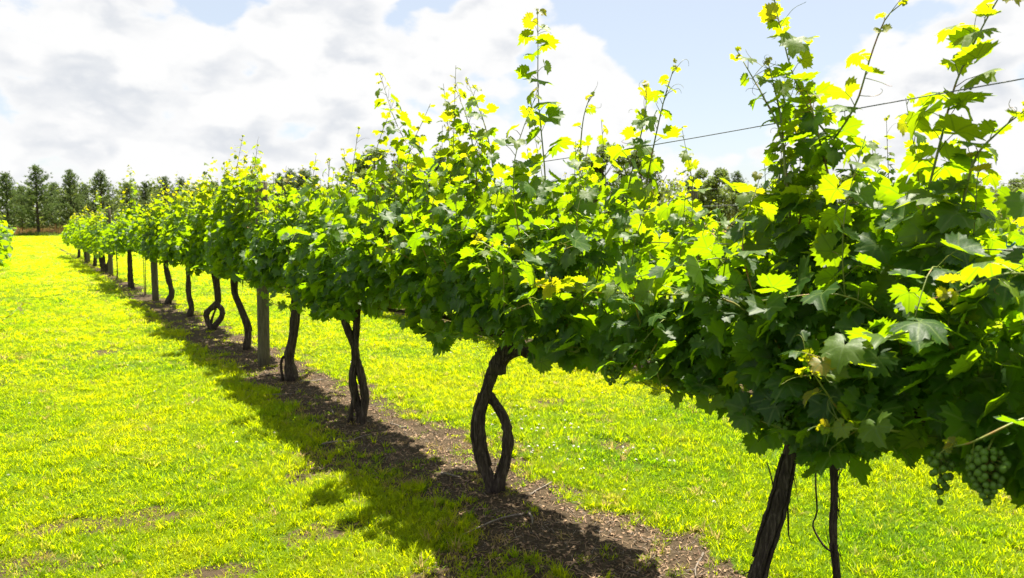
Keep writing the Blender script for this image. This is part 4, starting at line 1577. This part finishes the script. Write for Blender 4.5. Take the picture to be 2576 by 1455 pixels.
pines = [pine_meshes(s, 9.0, sp) for s, sp in ((1, 3.1), (2, 3.6), (3, 3.0), (4, 3.4))]
broads = [broad_meshes(s) for s in (11, 12, 13)]
TREES = [('p', -3.5, 120.9, 7.6, 'dark pine cut by the left edge'), ('p', -0.7, 116.8, 8.1, 'broad dark pine at the left edge behind the open grass'),
         ('p', 2.5, 113.6, 8.9, 'tallest of the left pines, standing at the end of the grass alley'),
         ('p', 6.3, 115.9, 8.6, 'pointed pine just right of the pine with the bare lower trunk'), ('p', 9.9, 117.1, 8.6, 'slim dark pine above the far end of the near vine row'),
         ('p', 0.9, 122.5, 6.7, 'small pine in the gap between the two leftmost full pines'), ('p', 4.7, 121.8, 7.2, 'small pine tucked behind the tallest of the left pines'),
         ('p', 8.3, 122.4, 7.0, 'small pine in the gap left of the slim dark pine'), ('p', 15.9, 122.0, 7.5, 'pine peeping over the far end of the near vine row'),
         ('p', 22.4, 121.0, 7.0, 'low pine seen over the vine with the slim straight trunk'),
         ('p', 13.3, 119.7, 7.3, 'lower pine right of the slim dark pine'), ('p', 18.0, 119.1, 8.2, 'pine showing its tip above the vines near the second post'),
         ('p', 20.4, 119.9, 8.1, 'pine tip close beside the one above the second post'), ('p', 24.4, 117.3, 7.7, 'pine half hidden by the vine beyond the thick post'),
         ('p', 29.7, 113.9, 8.0, 'pine hidden but for its tip behind the thick post'), ('p', 31.7, 110.3, 8.7, 'first of three pine tips right of the thick post'),
         ('p', 33.6, 111.5, 9.3, 'middle of three pine tips right of the thick post'), ('p', 33.9, 106.5, 9.1, 'last of three pine tips right of the thick post'),
         ('b', 41.0, 98.4, 11.6, 'round dark tree rising above the vine with V shaped stems'), ('p', 45.0, 99.4, 10.5, 'pine close right of the round dark tree'),
         ('p', 48.0, 99.9, 10.3, 'second pine right of the round dark tree'), ('p', 51.7, 99.9, 12.4, 'tall pine behind the vine tops above the eye shaped trunk'),
         ('b', 66.5, 80.9, 12.6, 'large leafy tree behind the wire, left half of a pair'), ('b', 73.2, 81.4, 12.8, 'large leafy tree behind the wire, right half of a pair'),
         ('b', 81.5, 78.5, 9.2, 'low round tree left in the dip between the two nearest vines'), ('b', 80.8, 74.2, 9.4, 'low round tree in the middle of the dip between the two nearest vines'),
         ('p', 86.0, 75.6, 9.0, 'low pine right in the dip between the two nearest vines'), ('b', 99.8, 66.8, 9.2, 'tree glimpsed below the crossing shoots of the nearest vine'),
         ('b', 162.3, 74.3, 10.5, 'far tree low at the right edge')]
for k, (kd, x, y, h, lab) in enumerate(TREES):
    tm, cm = pines[k % 4] if kd == 'p' else broads[k % 3]
    sc_ = h / (9.0 if kd == 'p' else 10.0)
    e = empty('pine_tree' if kd == 'p' else 'broadleaf_tree', (x, y, 0), label=lab, category='pine' if kd == 'p' else 'tree', group='trees behind the vineyard')
    e.rotation_euler = (0, 0, k * 2.1)
    e.scale = (sc_ * rng.uniform(0.8, 1.25), sc_ * rng.uniform(0.8, 1.25), sc_ * 0.98)
    link('trunk', tm, e)
    link('crown', cm, e)

# the wood behind them, one mass
r = np.random.default_rng(99)


def uv3(n):
    return unit(r.normal(0, 1, (n, 3)))


nc, nl = 3000, 28
dpt = r.uniform(112, 150, nc)
lat = r.uniform(-1, 1, nc) * 0.82 * dpt
prof = 6.0 + 2.2 * vnoise(lat * 0.12, np.full(nc, 0.5), 3) + 1.6 * vnoise(lat * 0.5, np.full(nc, 2.5), 4)
cen = dpt[:, None] * FWH + lat[:, None] * RT
cen[:, 2] = (0.04 + 0.96 * r.uniform(0, 1, nc)) * prof - 0.5
rad_ = r.uniform(0.9, 1.7, nc)
tb = r.normal(0.4, 0.15, nc)
N_ = nc * nl
d = uv3(N_)
p = np.repeat(cen, nl, 0) + d * (np.repeat(rad_, nl) * r.uniform(0.3, 1, N_))[:, None]
n = unit(d + r.normal(0, 0.7, (N_, 3)) + np.array([0, 0, 0.3]))
sv = unit(np.cross(n, r.normal(0, 1, (N_, 3))))
wv = np.cross(n, sv)
sz = r.uniform(0.16, 0.33, N_)[:, None]
V = np.stack([p - sv * sz, p + wv * sz * 0.7, p + sv * sz, p - wv * sz * 0.7], 1).reshape(-1, 3)
b = np.arange(N_) * 4
T = np.vstack([np.stack([b, b + 1, b + 2], 1), np.stack([b, b + 2, b + 3], 1)])
A = np.repeat(np.clip(np.repeat(tb, nl) + r.normal(0, 0.2, N_), 0, 1), 4)
me = tri_mesh('woodland', V, T, M['broadleaf'], False, {'tint': A})
link('woodland', me, kind='stuff', category='woodland', label='dense green wood closing the view behind the single trees')


def stalks(name, count, d0, dd, dpow, l0, ll, h0, h1, half, lean, mat, **props):
    dp = d0 + dd * r.uniform(0, 1, count) ** dpow
    la = (l0 + ll * r.uniform(0, 1, count)) * dp
    q = dp[:, None] * FWH + la[:, None] * RT
    hg = r.uniform(h0, h1, count) * (0.5 + vnoise(la * 0.7, np.full(count, 7.0), 8))
    a = r.uniform(0, 3.14, count)
    sd = np.stack([np.cos(a), np.sin(a), np.zeros(count)], 1) * half
    tp = np.stack([r.normal(0, lean, count), r.normal(0, lean, count), hg], 1)
    V = np.stack([q - sd, q + sd, q + tp], 1).reshape(-1, 3)
    me = tri_mesh(name, V, np.arange(count * 3).reshape(-1, 3), mat, False, {'tint': np.repeat(r.uniform(0, 1, count), 3)})
    link(name, me, kind='stuff', **props)


stalks('dry_grass', 9000, 97.5, 13.0, 1.5, -0.78, 0.9, 0.6, 1.25, 0.07, 0.15, M['tan'], category='dry grass', label='tall tan dry grass beyond the end of the green alley')
stalks('weeds', 5000, 95.0, 2.6, 1.0, -0.78, 0.5, 0.15, 0.55, 0.09, 0.2, M['broadleaf'], category='weeds', label='strip of green weeds along the edge of the dry grass')
